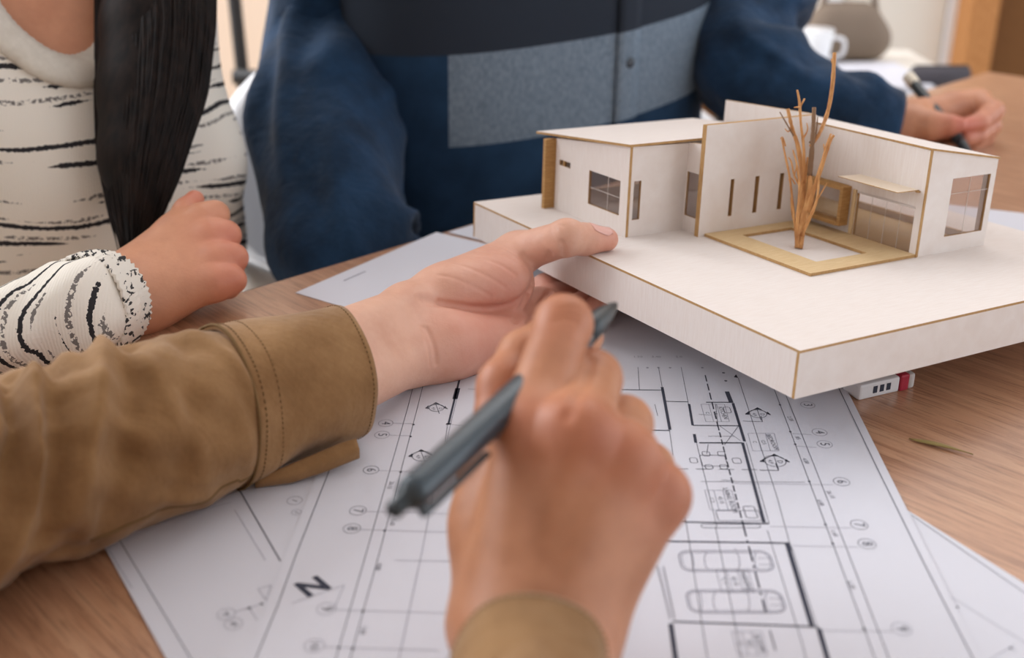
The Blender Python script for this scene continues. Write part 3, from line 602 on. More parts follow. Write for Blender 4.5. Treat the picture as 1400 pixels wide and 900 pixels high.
mbox('window_pane', 0.1008, 0.1012, 0.2348, 0.2757, 0.0119, 0.0546, GL, wD); mbox('corner_strip', 0.0990, 0.1000, 0.2072, 0.2084, 0, 0.0774, EDGE, wD)
mbox('glazing_bar', 0.1004, 0.1006, 0.2348, 0.2757, 0.0430, 0.0433, SCORE, wD); mbox('glazing_bar', 0.1004, 0.1006, 0.2550, 0.2553, 0.0119, 0.0546, SCORE, wD)
plate('wall', 'v', 0.2790, T, 0.1022, 0.3160, 0, (0.0652, 0.0652), [(0.108, 0.24, 0.006, 0.056)])
slab('roof', [(0.0985, 0.2064, 0.0788), (0.3160, 0.2074+T, 0.0784), (0.3160, 0.2822, 0.0670), (0.0985, 0.2822, 0.0664)], 0.0014)
for u0 in (0.122, 0.145, 0.168): mbox('floor_strip', u0, u0+0.0008, 0.2100, 0.278, 0.0, 0.0006, EDGE, am)
slab('room_floor', [(0.1022, 0.2100, 0.0012), (0.315, 0.2100, 0.0012), (0.315, 0.2788, 0.0012), (0.1022, 0.2788, 0.0012)], 0.0010, None, (BALSA, EDGE))
# courtyard deck: four boards around the white court
dk = empty('deck'); dk.parent = am; DU0, DU1, DV0, DV1, DH = 0.0997, 0.2103, 0.1053, 0.2072, 0.0022; IU0, IU1, IV0, IV1 = 0.1185, 0.1950, 0.1290, 0.1785
def dslab(u0, u1, v0, v1): slab('deck_board', [(u0,v0,DH), (u1,v0,DH), (u1,v1,DH), (u0,v1,DH)], DH-0.0001, dk, (BALSA, EDGE))
dslab(DU0, DU1, DV0, IV0); dslab(DU0, DU1, IV1, DV1); dslab(IU1, DU1, IV0, IV1); dslab(DU0, IU0, IV0, IV1)
# twig tree
BARK = new_mat('twig_bark', srgb(172,118,68), 0.75); t = NT(BARK); t.base(t.ramp(t.noise(t.coord((1, 1, 0.25)), 260, 4), [(0.3, srgb(164,108,62)), (0.55, srgb(204,148,92)), (0.8, srgb(224,176,120))])); t.bump(t.noise(t.coord((1, 1, 0.3)), 500, 3), 0.5, 0.0005)
BARK2 = new_mat('twig_bark_grey', srgb(136,106,80), 0.8)
tr = empty('twig_tree'); tr.parent = am
TB = M3(0.154, 0.1471, 0); TD = (TB-CAM)@FW; Mi = np.array(mat4.inverted())
def tl(px, py, dd=0.0): p = P(px, py, TD+dd); return (Mi @ np.array([*p, 1]))[:3]
def tl0(px, py, dd=0.0): p = np.array(tl(px, py, dd)); p[2] = max(p[2], 0.0003); return p
bz = [([(1091.5, 341, 0), (1099, 300, 0), (1107, 262, 0.002), (1107, 232, 0.002)], (0.0028, 0.0024, 0.0019, 0.0012), 0),
      ([(1107, 240, 0.002), (1110, 205, 0.0), (1112, 175, 0), (1113, 147, 0)], (0.0020, 0.0017, 0.0015, 0.0013), 1),
      ([(1108, 200, 0), (1119, 185, 0.002), (1131, 155, 0.006), (1138, 118, 0.006), (1141, 72, 0.004)], (0.0011, 0.0012, 0.0013, 0.0013, 0.0013), 0),
      ([(1105, 290, 0), (1112, 262, -0.004), (1124, 225, -0.008), (1134, 195, -0.01), (1140, 185, -0.01)], (0.0019, 0.0017, 0.0014, 0.0012, 0.0009), 0),
      ([(1124, 222, -0.008), (1130, 200, -0.006), (1136, 183, -0.006)], (0.0010, 0.0009, 0.0007), 0),
      ([(1090, 341, 0.002), (1093, 305, 0.004), (1098, 258, 0.006), (1092, 205, 0.008), (1083, 175, 0.008), (1077, 149, 0.008)], (0.0018, 0.0018, 0.0017, 0.0015, 0.0013, 0.0012), 0),
      ([(1099, 250, 0.004), (1099, 205, -0.002), (1095, 170, -0.004), (1093, 140, -0.004), (1090, 123, -0.004)], (0.0011, 0.0010, 0.0009, 0.0009, 0.0007), 0),
      ([(1094, 146, -0.004), (1100, 135, -0.003)], (0.0007, 0.0005), 0), ([(1095, 146, -0.004), (1086, 147, -0.006)], (0.0007, 0.0005), 0),
      ([(1089, 338, 0.002), (1086, 300, 0.004), (1080, 245, 0.0), (1074, 215, -0.004), (1069, 190, -0.004)], (0.0010, 0.0008, 0.0008, 0.0007, 0.0006), 0),
      ([(1094, 255, -0.004), (1086, 240, -0.006), (1082, 222, -0.008), (1078, 215, -0.008)], (0.0008, 0.0006, 0.0005, 0.0004), 0),
      ([(1086, 240, -0.006), (1089, 226, -0.006), (1087, 216, -0.006)], (0.0006, 0.0005, 0.0003), 0), ([(1085, 186, 0.006), (1073, 165, 0.006), (1066, 153, 0.006)], (0.0006, 0.0005, 0.0004), 1),
      ([(1074, 200, -0.004), (1070, 188, -0.003), (1067, 190, -0.003)], (0.0006, 0.0005, 0.0004), 0), ([(1112, 282, -0.002), (1122, 265, -0.006), (1131, 250, -0.008)], (0.0007, 0.0006, 0.0003), 0),
      ([(1107, 195, 0), (1115, 185, 0.002), (1118, 160, 0.002)], (0.0007, 0.0006, 0.0004), 1), ([(1092, 340, 0.003), (1097, 296, 0.006), (1101, 250, 0.008), (1104, 215, 0.008)], (0.0014, 0.0013, 0.0011, 0.0006), 0), ([(1090, 338, -0.003), (1090, 300, -0.005), (1093, 262, -0.006), (1090, 228, -0.006), (1084, 205, -0.006)], (0.0013, 0.0011, 0.0009, 0.0007, 0.0005), 0),
      ([(1096, 322, -0.003), (1108, 296, -0.006), (1117, 272, -0.009), (1120, 240, -0.010)], (0.0013, 0.0011, 0.0009, 0.0005), 0), ([(1093, 318, 0.005), (1084, 296, 0.010), (1081, 270, 0.012)], (0.0009, 0.0007, 0.0004), 0), ([(1082, 172, 0.008), (1078, 180, 0.006), (1073, 176, 0.006)], (0.0006, 0.0005, 0.0003), 0),
      ([(1098, 190, -0.002), (1104, 178, -0.003), (1103, 168, -0.003)], (0.0006, 0.0005, 0.0003), 0), ([(1087, 252, 0.0), (1082, 244, -0.002), (1078, 246, -0.002)], (0.0005, 0.0004, 0.0003), 0), ([(1138, 86, 0.005), (1137, 80, 0.005)], (0.0008, 0.0004), 0), ([(1128, 210, -0.008), (1126, 197, -0.008)], (0.0007, 0.0004), 0)]
for pts, rad, g in bz:
    pp = spline([tl0(*p) for p in pts], 6) if len(pts) > 2 else np.array([tl0(*p) for p in pts]); rr = np.interp(np.linspace(0, 1, len(pp)), np.linspace(0, 1, len(rad)), rad)*(1+0.08*rng.standard_normal(len(pp)))
    tube('branch', pp, rr, BARK2 if g else BARK, tr, 8)
# ------------------------------------------------------------------ person whose arms reach in from the camera side
me_ = empty('person', G(300, 1100)); me_.location = (0, 0, 0)
tag(me_, 'person in a tan shirt, only forearms seen, holding the model and a pen', 'person')
# left hand: palm up, thumb on the base, fingers underneath
LH = Body(kp=0.012, kf=0.005, kff=0.0012, kpf=0.008)
LH.add(P(300, 530, 0.575), P(430, 484, 0.622), 0.0180, 0.0192); LH.add(P(300, 580, 0.570), P(430, 543, 0.612), 0.0165, 0.0190)
LH.add(P(430, 484, 0.622), P(560, 428, 0.700), 0.0192, 0.0170); LH.add(P(430, 545, 0.612), P(568, 482, 0.684), 0.0190, 0.0178)
LH.add(P(560, 428, 0.700), P(600, 412, 0.718), 0.0172, 0.0165)
LH.add(P(598, 402, 0.720), P(706, 347, 0.755), 0.0168, 0.0135)                       # thumb metacarpal
LH.add(P(622, 396, 0.716), P(690, 387, 0.735), 0.0155, 0.0195)                       # thenar
LH.add(P(568, 482, 0.684), P(610, 473, 0.694), 0.0178, 0.0192); LH.add(P(610, 473, 0.694), P(735, 468, 0.738), 0.0195, 0.0165)   # hypothenar
LH.add(P(600, 440, 0.718), P(735, 425, 0.770), 0.0165, 0.0135)                       # palm hollow
LH.add(P(735, 425, 0.772), P(765, 440, 0.770), 0.0135, 0.012)
def under(u, v, r): return M3(u, v, -BT) - MN*(r+0.0006)
iM = P(748, 398, 0.800); pM = P(768, 466, 0.752)
mids = [iM+(pM-iM)*t for t in (0, 0.34, 0.68, 1.0)]
LH.add(mids[0], mids[3], 0.0118, 0.0112)
FD = np.array([0.66, 0.75, 0.0]); FD /= np.linalg.norm(FD)
for k, (m, L, r) in enumerate(zip(mids, ((0.046, 0.026, 0.020), (0.050, 0.030, 0.021), (0.046, 0.028, 0.021), (0.037, 0.021, 0.018)), (0.0088, 0.009, 0.0086, 0.0078))):
    fd = FD+np.array([0.20, -0.16, 0])*(k/3); fd /= np.linalg.norm(fd); pts = [m]; x = m.copy()
    for l in L:
        x = x+fd*l; h_ = (x-MO)@MN+BT*S                               # height above the base underside
        x = x-MN*(h_+r+0.0006) if ((x-MO)@MV) > -0.004 else x; pts.append(x.copy())
    LH.finger(pts, (r*1.18, r*1.06, r*0.96, r*0.84))
# thumb resting on the top sheet
def ontop(px, py, h):
    r = ray(px, py); return CAM+r*((h+(MO-CAM)@MN)/(r@MN))
tip = ontop(829, 327.5, 0.0078); ip = ontop(775, 325, 0.013); tm = ontop(800, 327.5, 0.0092)
LH.finger([P(706, 347, 0.757), ip, tm, tip], (0.0133, 0.0114, 0.0097, 0.0078))
LH.crease([(577, 409), (600, 413), (630, 419), (656, 422), (682, 421), (706, 413), (724, 397), (730, 380)], 0.0022, 0.0032)
LH.crease([(600, 414), (630, 419), (656, 422), (682, 421), (706, 413), (724, 397)], 0.0075, 0.0017)
LH.crease([(719, 404), (714, 418), (703, 440)], 0.0050, 0.0016); LH.crease([(752, 397), (736, 418), (723, 443)], 0.0050, 0.0016)
LH.crease([(583, 449), (592, 470), (596, 497)], 0.0012, 0.0016); LH.crease([(577, 447), (584, 470), (588, 500)], 0.0007, 0.0012)
for k, (x0, y0, x1, y1, x2, y2) in enumerate(((655, 342, 690, 350, 716, 368), (668, 335, 700, 345, 721, 363), (640, 350, 680, 360, 705, 376), (620, 360, 655, 372, 690, 392), (600, 376, 640, 388, 670, 404))): LH.crease([(x0, y0), (x1, y1), (x2, y2)], 0.00045, 0.0014)
LH.crease([(772, 350), (771, 340), (768, 332)], 0.0034, 0.0015); LH.crease([(753, 356), (752, 346)], 0.0016, 0.0020); LH.crease([(717, 349), (722, 357), (726, 368)], 0.0010, 0.0026)
LH.crease([(763, 307), (770, 309)], 0.0005, 0.001); LH.crease([(757, 309), (761, 314)], 0.0005, 0.001)
tL = [(tip, 0.016, 0.55), (P(690, 440, 0.74), 0.05, 0.55), (P(770, 390, 0.79), 0.03, 0.6), (P(700, 395, 0.72), 0.02, 0.25), (P(840, 445, 0.75), 0.03, 0.7), (P(640, 470, 0.69), 0.035, 0.5), (P(775, 345, 0.77), 0.01, 0.35)]
lh = LH.object('hand', 0.00085, SKIN, me_, tL); lh['label'] = 'open left hand with the thumb on the model base'
def nail(body, parent, c, n, axis, wid, length):                      # c: a point just above the nail, n: outward direction there
    n = n/np.linalg.norm(n); a = axis-n*(axis@n); a /= np.linalg.norm(a); b = np.cross(n, a); V = []; F_ = []; N = 10
    for i in range(N+1):
        for j in range(N+1):
            s_ = (i/N-0.5)*length; t_ = (j/N-0.5)*wid*(1.0-0.35*max(0, i/N-0.70)/0.30-0.2*max(0, 0.2-i/N)/0.2); p = c+a*s_+b*t_
            for _ in range(40):
                d = body.f(p[None], False)[0]-0.0002
                if abs(d) < 4e-5: break
                p = p-n*d*0.6
            V.append(p)
    for i in range(N):
        for j in range(N): F_.append((i*(N+1)+j, (i+1)*(N+1)+j, (i+1)*(N+1)+j+1, i*(N+1)+j+1))
    o = mesh('fingernail', V, F_, NAIL, parent, True); m = o.modifiers.new('t', 'SOLIDIFY'); m.thickness = 0.0004; m.offset = 0; return o
nv = MN*0.92-FW*0.30; nv /= np.linalg.norm(nv)
nail(LH, lh, tm+(tip-tm)*0.72+nv*0.0105, nv, tip-tm, 0.0118, 0.0142)
# right hand with the pen
RH = Body(kp=0.013, kf=0.005, kff=0.0014, kpf=0.008)
RH.add(P(705, 1010, 0.370), P(712, 880, 0.410), 0.024, 0.021); RH.add(P(748, 1010, 0.367), P(765, 880, 0.410), 0.024, 0.020)
mcp = {'i': P(723, 590, 0.427), 'm': P(788, 596, 0.417), 'r': P(850, 629, 0.423), 'p': P(896, 678, 0.434)}
RH.add(P(690, 850, 0.414), mcp['i'], 0.0170, 0.0130); RH.add(P(715, 860, 0.408), mcp['m'], 0.0175, 0.0138)
RH.add(P(748, 865, 0.409), mcp['r'], 0.0170, 0.0130); RH.add(P(778, 872, 0.414), mcp['p'], 0.0160, 0.0122)
RH.add(P(675, 850, 0.424), P(672, 715, 0.446), 0.0160, 0.0142); RH.add(P(672, 715, 0.446), P(676, 640, 0.452), 0.0142, 0.0125)
RH.add(P(730, 830, 0.430), P(800, 680, 0.460), 0.0190, 0.0220); RH.add(P(700, 760, 0.44), P(722, 650, 0.450), 0.017, 0.015)
RH.finger([mcp['i'], P(770, 443, 0.460), P(784, 466, 0.484), P(801, 462, 0.500)], (0.0130, 0.0112, 0.0094, 0.0078))
RH.finger([mcp['m'], P(809, 519, 0.460), P(800, 540, 0.488), P(792, 510, 0.500)], (0.0138, 0.0116, 0.0098, 0.0085))
RH.finger([mcp['r'], P(853, 580, 0.466), P(830, 600, 0.492), P(800, 610, 0.490)], (0.0130, 0.0112, 0.0095, 0.0080))
RH.finger([mcp['p'], P(886, 640, 0.470), P(862, 650, 0.492), P(838, 662, 0.486)], (0.0122, 0.0100, 0.0085, 0.0075))
RH.finger([P(676, 640, 0.452), P(690, 528, 0.468), P(716, 486, 0.480), P(752, 455, 0.492)], (0.0125, 0.0108, 0.0100, 0.0085))
RH.crease([(809, 492), (800, 520), (786, 550), (776, 570)], 0.0014, 0.0022)
for a, b in (((728, 640), (712, 760)), ((812, 640), (755, 770))): RH.crease([a, ((a[0]+b[0])/2-4, (a[1]+b[1])/2), b], 0.0010, 0.006)
for (x, y) in ((775, 428), (772, 436), (778, 420)): RH.crease([(x-14, y+3), (x, y), (x+16, y+4)], 0.0004, 0.0010)
tR = [(P(770, 430, 0.45), 0.018, 0.35), (P(712, 575, 0.41), 0.016, 0.4), (P(795, 585, 0.405), 0.016, 0.4), (P(858, 615, 0.412), 0.016, 0.4), (P(905, 670, 0.425), 0.018, 0.5), (P(670, 540, 0.46), 0.02, 0.4)]
rh = RH.object('hand', 0.0010, SKIN_TAN, me_, tR); rh['label'] = 'right hand closed around the pen'
# pens
def pen(name, A, B, r, mats, label, cat='pen', clip=True, up=None):
    A = np.array(A); B = np.array(B); L = np.linalg.norm(B-A); d = (B-A)/L; z = Vector(d)
    M = z.to_track_quat('Z', 'Y').to_matrix().to_4x4(); M.translation = Vector(A); e = empty(name, M=M)
    prof = lambda pts: tube_data([(0, 0, p[0]) for p in pts], [p[1] for p in pts], 24)
    mesh('barrel', *prof([(0.010, r*0.86), (0.0115, r*0.98), (0.014, r), (L*0.55, r*1.02), (L*0.80, r*1.0), (L*0.805, r*0.93)]), mats[0], e, True)
    mesh('grip_cone', *prof([(L*0.805, r*0.96), (L*0.86, r*0.92), (L*0.93, r*0.66), (L*0.985, r*0.30), (L*0.99, r*0.2)]), mats[1], e, True)
    mesh('writing_tip', *prof([(L*0.988, r*0.2), (L*0.997, r*0.14), (L, r*0.05)]), mats[2], e, True)
    mesh('push_button', *prof([(0, r*0.42), (0.001, r*0.52), (0.008, r*0.52), (0.0085, r*0.80), (0.0115, r*0.84)]), mats[3], e, True)
    if clip:
        q = Vector(M.to_3x3().inverted() @ Vector(up if up is not None else UP)); a = math.atan2(q.y, q.x); c_ = empty('clip'); c_.parent = e; c_.rotation_euler = (0, 0, a)
        box('clip_arm', r*1.25, r*1.55, -0.0016, 0.0016, 0.013, 0.052, mats[1], c_, 0.0004); box('clip_root', r*0.8, r*1.55, -0.0016, 0.0016, 0.011, 0.015, mats[1], c_, 0.0004)
    return tag(e, label, cat)
PENB = new_mat('pen_slate', srgb(46,58,66), 0.28, 0.6); PEND = new_mat('pen_dark', srgb(38,46,50), 0.38, 0.5); STEEL = new_mat('steel', srgb(170,170,170), 0.25); STEEL.node_tree.nodes['Principled BSDF'].inputs['Metallic'].default_value = 1
pen('ballpoint_pen', P(536, 700, 0.370), P(843, 415, 0.494), 0.0061, (PENB, PEND, PEND, PEND), 'dark slate pen held in the raised right hand', up=RT*0.3-UP)
# ------------------------------------------------------------------ tan sleeves
def sections(rows):                                                  # rows: top px, bottom px, depth, half size along the view
    out = []
    for (tx, ty), (bx, by), d, hb in rows:
        t = P(tx, ty, d); b = P(bx, by, d); out.append(((t+b)/2, (t-b)/2, hb))
    return out
def loft(name, rows, mat, parent, nseg=72, per=8, disp=None, power=2.3, thick=0.0012, capend=None):
    sec = sections(rows); cen = spline([s[0] for s in sec], per); A = spline([s[1] for s in sec], per); hb = np.interp(np.linspace(0, 1, len(cen)), np.linspace(0, 1, len(sec)), [s[2] for s in sec])
    V = []; F_ = []; m = len(cen)
    for i in range(m):
        tan = cen[min(i+1, m-1)]-cen[max(i-1, 0)]; tan /= np.linalg.norm(tan); b = np.cross(tan, A[i]); b /= np.linalg.norm(b); 
        if b@FW > 0: b = -b
        for k in range(nseg):
            th = 2*math.pi*k/nseg; c_, s_ = math.cos(th), math.sin(th); e = 2/power
            p = cen[i]+A[i]*np.sign(c_)*abs(c_)**e+b*hb[i]*np.sign(s_)*abs(s_)**e
            if disp:
                nn = (A[i]/np.linalg.norm(A[i])*c_+b*s_); p = p+nn*disp(i/(m-1), th)
            V.append(p)
    for i in range(m-1):
        for k in range(nseg): F_.append((i*nseg+k, i*nseg+(k+1) % nseg, (i+1)*nseg+(k+1) % nseg, (i+1)*nseg+k))
    o = mesh(name, V, F_, mat, parent, True)
    bm = bmesh.new(); bm.from_mesh(o.data); bmesh.ops.recalc_face_normals(bm, faces=bm.faces); bm.to_mesh(o.data); bm.free()
    so = o.modifiers.new('cloth', 'SOLIDIFY'); so.thickness = thick; so.offset = -1
    return o, np.array(V).reshape(m, nseg, 3)
def gs(x, s): return math.exp(-(x/s)**2)
rw = np.random.default_rng(5)
WR = [(rw.uniform(0.25, 1.0), rw.uniform(0.2, 2.9), math.cos(q), math.sin(q), rw.uniform(0.25, 0.6), rw.uniform(0.06, 0.12), rw.uniform(0.0012, 0.0032)) for q in rw.uniform(0.4, 1.5, 22)]
def dA(s, th):                                                       # th: 0 top, pi/2 towards the camera, pi bottom
    d = 0.0
    for (s0, sl, a, w) in ((0.30, 0.09, -0.010, 0.040), (0.38, 0.09, 0.0065, 0.038), (0.46, 0.02, -0.0075, 0.04), (0.565, 0.10, 0.0065, 0.036), (0.66, 0.08, -0.0050, 0.04), (0.74, -0.07, 0.0035, 0.030), (0.82, 0.06, -0.0030, 0.03), (0.90, -0.04, 0.0020, 0.025), (0.15, 0.12, 0.0070, 0.05)):
        d += a*gs(s-s0+sl*(th-1.0), w)*(0.55+0.45*math.cos(th-0.9))
    for (s0, t0, ca, sa, ln, wd, am_) in WR:
        x = (s-s0)*3.2; y = th-t0; u = x*ca+y*sa; v = -x*sa+y*ca; d += am_*gs(u, ln)*(gs(v, wd)-0.6*gs(v-1.7*wd, wd))
    d += 0.0011*math.sin(11*s+4*th)*math.sin(3*th+5*s)+0.0007*math.sin(23*s-7*th+1.3)
    return d
sv, SV = loft('sleeve', [((-281, 600), (-351, 980), 0.425, 0.050), ((-141, 540), (-171, 880), 0.468, 0.050), ((-21, 512), (-41, 806), 0.502, 0.047), ((64, 494), (64, 768), 0.522, 0.0445), ((139, 478), (164, 733), 0.541, 0.042), ((214, 463), (249, 700), 0.560, 0.0395), ((283, 454), (321, 664), 0.582, 0.0375)], TAN, me_, 96, 14, dA, 2.2)
def dC(s, th): return 0.0008*math.sin(5*th+6*s)+0.0010*gs(s, 0.12)+0.0014*gs(th-2.6, 0.3)*math.sin(9*s)
cf, CV = loft('cuff', [((281, 451), (320, 665), 0.582, 0.0380), ((329, 439), (372, 643), 0.596, 0.0375), ((389, 429), (429, 621), 0.610, 0.0370), ((450, 420), (486, 597), 0.626, 0.0365)], TAN, sv, 96, 10, dC, 2.25, 0.0024)
def ringline(V, i, off, name, parent, r, mat, k0=0, k1=None, dashes=False, n_off=0.0006):
    n = V.shape[1]; k1 = n if k1 is None else k1; c = V[i].mean(0); pts = [V[i][k % n]+(V[i][k % n]-c)/np.linalg.norm(V[i][k % n]-c)*n_off for k in range(k0, k1+1)]
    return tube(name, pts, r, mat, parent, 6)
ringline(CV, 0, 0, 'seam', cf, 0.0008, THREAD); 
def stitches(V, i, name, parent, mat, r=0.00032):
    n = V.shape[1]; c = V[i].mean(0); VV = []; FF = []
    loop = np.vstack([V[i], V[i][:1]]); L = spline(loop, 4); k = 0
    while k+2 < len(L):
        p = [q+(q-c)/np.linalg.norm(q-c)*0.0003 for q in L[k:k+3]]; v, f = tube_data(p, r, 5); b = len(VV); VV += v; FF += [tuple(b+x for x in ff) for ff in f]; k += 4
    o = mesh(name, VV, FF, mat, parent, True); o['kind'] = 'stuff'; return o
stitches(CV, 2, 'stitching', cf, THREAD); stitches(CV, 7, 'stitching', cf, THREAD, 0.00022); stitches(CV, len(CV)-2, 'stitching', cf, THREAD, 0.00025)
# lower sleeve seam and the open end of the placket
n_ = SV.shape[1]; pts = [SV[int(i)][int(n_*(0.36+0.05*(i/len(SV))))] for i in np.linspace(len(SV)*0.55, len(SV)-2, 30)]
pc = [p-FW*0.0006 for p in pts]; tube('side_seam', pc, 0.0006, THREAD, sv, 6)
fl = []; ff = []; 
for i, (t_, bpx, dd) in enumerate((((344, 655), (349, 664), 0.578), ((385, 641), (400, 657), 0.580), ((430, 622), (447, 642), 0.586), ((465, 607), (478, 629), 0.592), ((487, 600), (490, 624), 0.594))):
    fl += [P(*t_, dd), P((t_[0]+bpx[0])/2+2, (t_[1]+bpx[1])/2+1, dd-0.001), P(*bpx, dd+0.003)]
for i in range(4):
    for j in range(2): ff.append((i*3+j, (i+1)*3+j, (i+1)*3+j+1, i*3+j+1))
pl = mesh('placket_flap', fl, ff, TAN, cf, True); m = pl.modifiers.new('s', 'SUBSURF'); m.subdivision_type = 'SIMPLE'; m.levels = m.render_levels = 2; m = pl.modifiers.new('t', 'SOLIDIFY'); m.thickness = 0.0016
# right sleeve end
def dR(s, th): return 0.0010*math.sin(3*th+4*s)+0.0008*math.sin(7*th-3*s)
s2, S2 = loft('sleeve', [((540, 1260), (900, 1290), 0.28, 0.042), ((562, 1120), (862, 1150), 0.322, 0.039), ((590, 1010), (835, 1060), 0.355, 0.036), ((606, 945), (822, 1015), 0.372, 0.034)], TAN, me_, 72, 8, dR, 2.2)
c2, C2 = loft('cuff', [((596, 1000), (832, 1060), 0.358, 0.0375), ((608, 930), (822, 1000), 0.377, 0.0365), ((624, 874), (812, 962), 0.391, 0.0350)], TAN, s2, 72, 8, lambda s, th: 0.0006*math.sin(4*th), 2.2, 0.002)
stitches(C2, len(C2)-2, 'stitching', c2, THREAD, 0.00025)
# ------------------------------------------------------------------ woman in the striped sweater
wo = empty('person'); tag(wo, 'person with long dark hair in a white and black striped sweater', 'person')
WB = Body(kp=0.05, kf=0.004, kff=0.0012, kpf=0.008)
wc = np.array([-0.372, 0.985, 0.0]); we = np.array([0.725, 0.689, 0]); wf = np.array([0.689, -0.725, 0]); wz = np.array([0, 0, 1.0])
wl = lambda a, b, z: wc+we*a+wf*b+wz*z                               # a: towards her left, b: forward, z: height above table
HWR = P(165, 410, 0.755)                                             # wrist
# sweater torso
SWB = Body(kp=0.06)
SWB.add(wl(-0.085, 0, -0.22), wl(-0.085, 0.0, 0.09), 0.095, 0.095); SWB.add(wl(-0.005, 0, -0.22), wl(0.0, 0.0, 0.09), 0.088, 0.090)
SWB.add(wl(-0.12, 0.0, 0.165), wl(0.06, 0.0, 0.165), 0.055, 0.055); SWB.add(wl(-0.06, 0.065, 0.04), wl(0.05, 0.065, 0.04), 0.055, 0.055)
SWB.add(wl(0.062, 0.0, 0.15), wl(0.064, 0.02, -0.05), 0.043, 0.039); SWB.add(wl(0.064, 0.02, -0.05), wl(0.0, 0.13, -0.15), 0.039, 0.034)   # her left arm, hand in her lap
SWB.add(wl(-0.15, 0.0, 0.15), P(-330, 440, 0.67), 0.050, 0.043)
SWB.sub.append(((P(76, 18, 0.80), P(78, -40, 1.02), 0.044, 0.050), 0.01))
def sweater(sleeve=False):
    m = new_mat('striped_knit', srgb(226,218,206), 0.95, 0.1); t = NT(m); v = t.coord(); x, y, z = t.sep(v)
    if sleeve: x, z = z, t.math('ADD', x, t.math('MULTIPLY', y, -0.35))
    warp = t.math('MULTIPLY', t.math('SUBTRACT', t.noise(v, 5, 2), 0.5), 0.05)
    zz = t.math('ADD', t.math('ADD', z, warp), t.math('MULTIPLY', t.math('ADD', x, t.math('MULTIPLY', y, 0.9)), 0.10)); cell = t.math('MULTIPLY', zz, 84.0 if sleeve else 66.0)
    fr = t.math('FRACT', cell); row = t.math('FLOOR', cell)
    cv = t.t.nodes.new('ShaderNodeCombineXYZ'); t.l(t.math('MULTIPLY', x, 6.0 if sleeve else 9.0), cv.inputs[0]); t.l(t.math('MULTIPLY', y, 6.0 if sleeve else 9.0), cv.inputs[1]); t.l(t.math('MULTIPLY', row, 7.31), cv.inputs[2])
    nn = t.noise(cv.outputs[0], 1.0, 1); jag = t.math('MULTIPLY', t.math('SUBTRACT', t.noise(v, 420, 2), 0.5), 0.22)
    hw = t.math('MINIMUM', t.math('MULTIPLY', t.math('SUBTRACT', nn, 0.475 if sleeve else 0.485), 2.6), 0.085 if sleeve else 0.13)
    band = t.math('LESS_THAN', t.math('ADD', t.math('ABSOLUTE', t.math('SUBTRACT', fr, 0.5)), jag), hw)
    cw = t.t.nodes.new('ShaderNodeCombineXYZ'); t.l(t.math('MULTIPLY', x, 11.0), cw.inputs[0]); t.l(t.math('MULTIPLY', y, 11.0), cw.inputs[1]); t.l(t.math('MULTIPLY', row, 3.77), cw.inputs[2])
    wn = t.noise(cw.outputs[0], 1.0, 1)
    f2 = t.math('MULTIPLY', t.math('LESS_THAN', t.math('ADD', t.math('ABSOLUTE', t.math('SUBTRACT', fr, 0.85)), jag), t.math('MINIMUM', t.math('MULTIPLY', t.math('SUBTRACT', wn, 0.50), 2.0), 0.10)), t.math('GREATER_THAN', t.noise(v, 330, 2), 0.46))
    c = t.mix(f2, srgb(228,220,208), srgb(120,114,110)); c = t.mix(band, c, srgb(50,48,50)); t.base(c)
    w1 = t.t.nodes.new('ShaderNodeTexWave'); w1.inputs['Scale'].default_value = 190; w1.inputs['Distortion'].default_value = 1.5; t.l(v, w1.inputs['Vector'])
    t.bump(t.math('ADD', t.math('MULTIPLY', w1.outputs['Fac'], 0.4), t.noise(v, 500, 2)), 0.35, 0.0008); return m
SWM = sweater(); RIB = fabric('cream_rib_knit', srgb(224,216,203), srgb(206,196,182), 260, 0.95, 60, 0.6)
sw = SWB.object('sweater', 0.006, SWM, wo)
# neck opening: body shows through a wide collar
NB = Body(kp=0.04)
NB.add(wl(-0.01, 0.0, 0.14), wl(-0.0, 0.01, 0.30), 0.052, 0.045); NB.add(wl(-0.10, 0.0, 0.155), wl(0.05, 0.0, 0.155), 0.050, 0.050); NB.add(wl(-0.02, 0.03, 0.10), wl(0.0, 0.03, 0.10), 0.07, 0.07)
hz = -0.13
NB.add(wl(0, 0.02, 0.47+hz), wl(0, 0.05, 0.56+hz), 0.068, 0.085); NB.add(wl(0, -0.02, 0.58+hz), wl(0, 0.04, 0.60+hz), 0.085, 0.09); NB.add(wl(0, 0.125, 0.545+hz), wl(0, 0.148, 0.528+hz), 0.010, 0.012); NB.add(wl(-0.02, 0.112, 0.495+hz), wl(0.02, 0.112, 0.495+hz), 0.010, 0.010)
# arm and resting hand, one skin with the neck
NB.add(wl(-0.15, 0.0, 0.15), P(-330, 440, 0.67), 0.038, 0.030); NB.add(P(-330, 440, 0.67), P(30, 448, 0.705), 0.024, 0.015); NB.add(P(30, 448, 0.705), HWR, 0.015, 0.016)
bd = NB.object('body', 0.0035, SKIN_W, wo, [])
WHd = Body(kp=0.014, kf=0.004, kff=0.0012, kpf=0.007)
WHd.add(P(95, 432, 0.746), P(172, 405, 0.769), 0.0190, 0.0205); WHd.add(P(150, 400, 0.760), P(180, 385, 0.777), 0.018, 0.016); WHd.add(P(150, 425, 0.749), P(195, 420, 0.764), 0.018, 0.017)
for a, b, ra, rb in ((P(185, 375, 0.784), P(278, 303, 0.815), 0.0150, 0.0125), (P(190, 392, 0.778), P(290, 328, 0.801), 0.0160, 0.0125), (P(195, 405, 0.772), P(298, 358, 0.786), 0.0160, 0.0120), (P(198, 420, 0.765), P(296, 388, 0.774), 0.0150, 0.0110)): WHd.add(a, b, ra, rb)
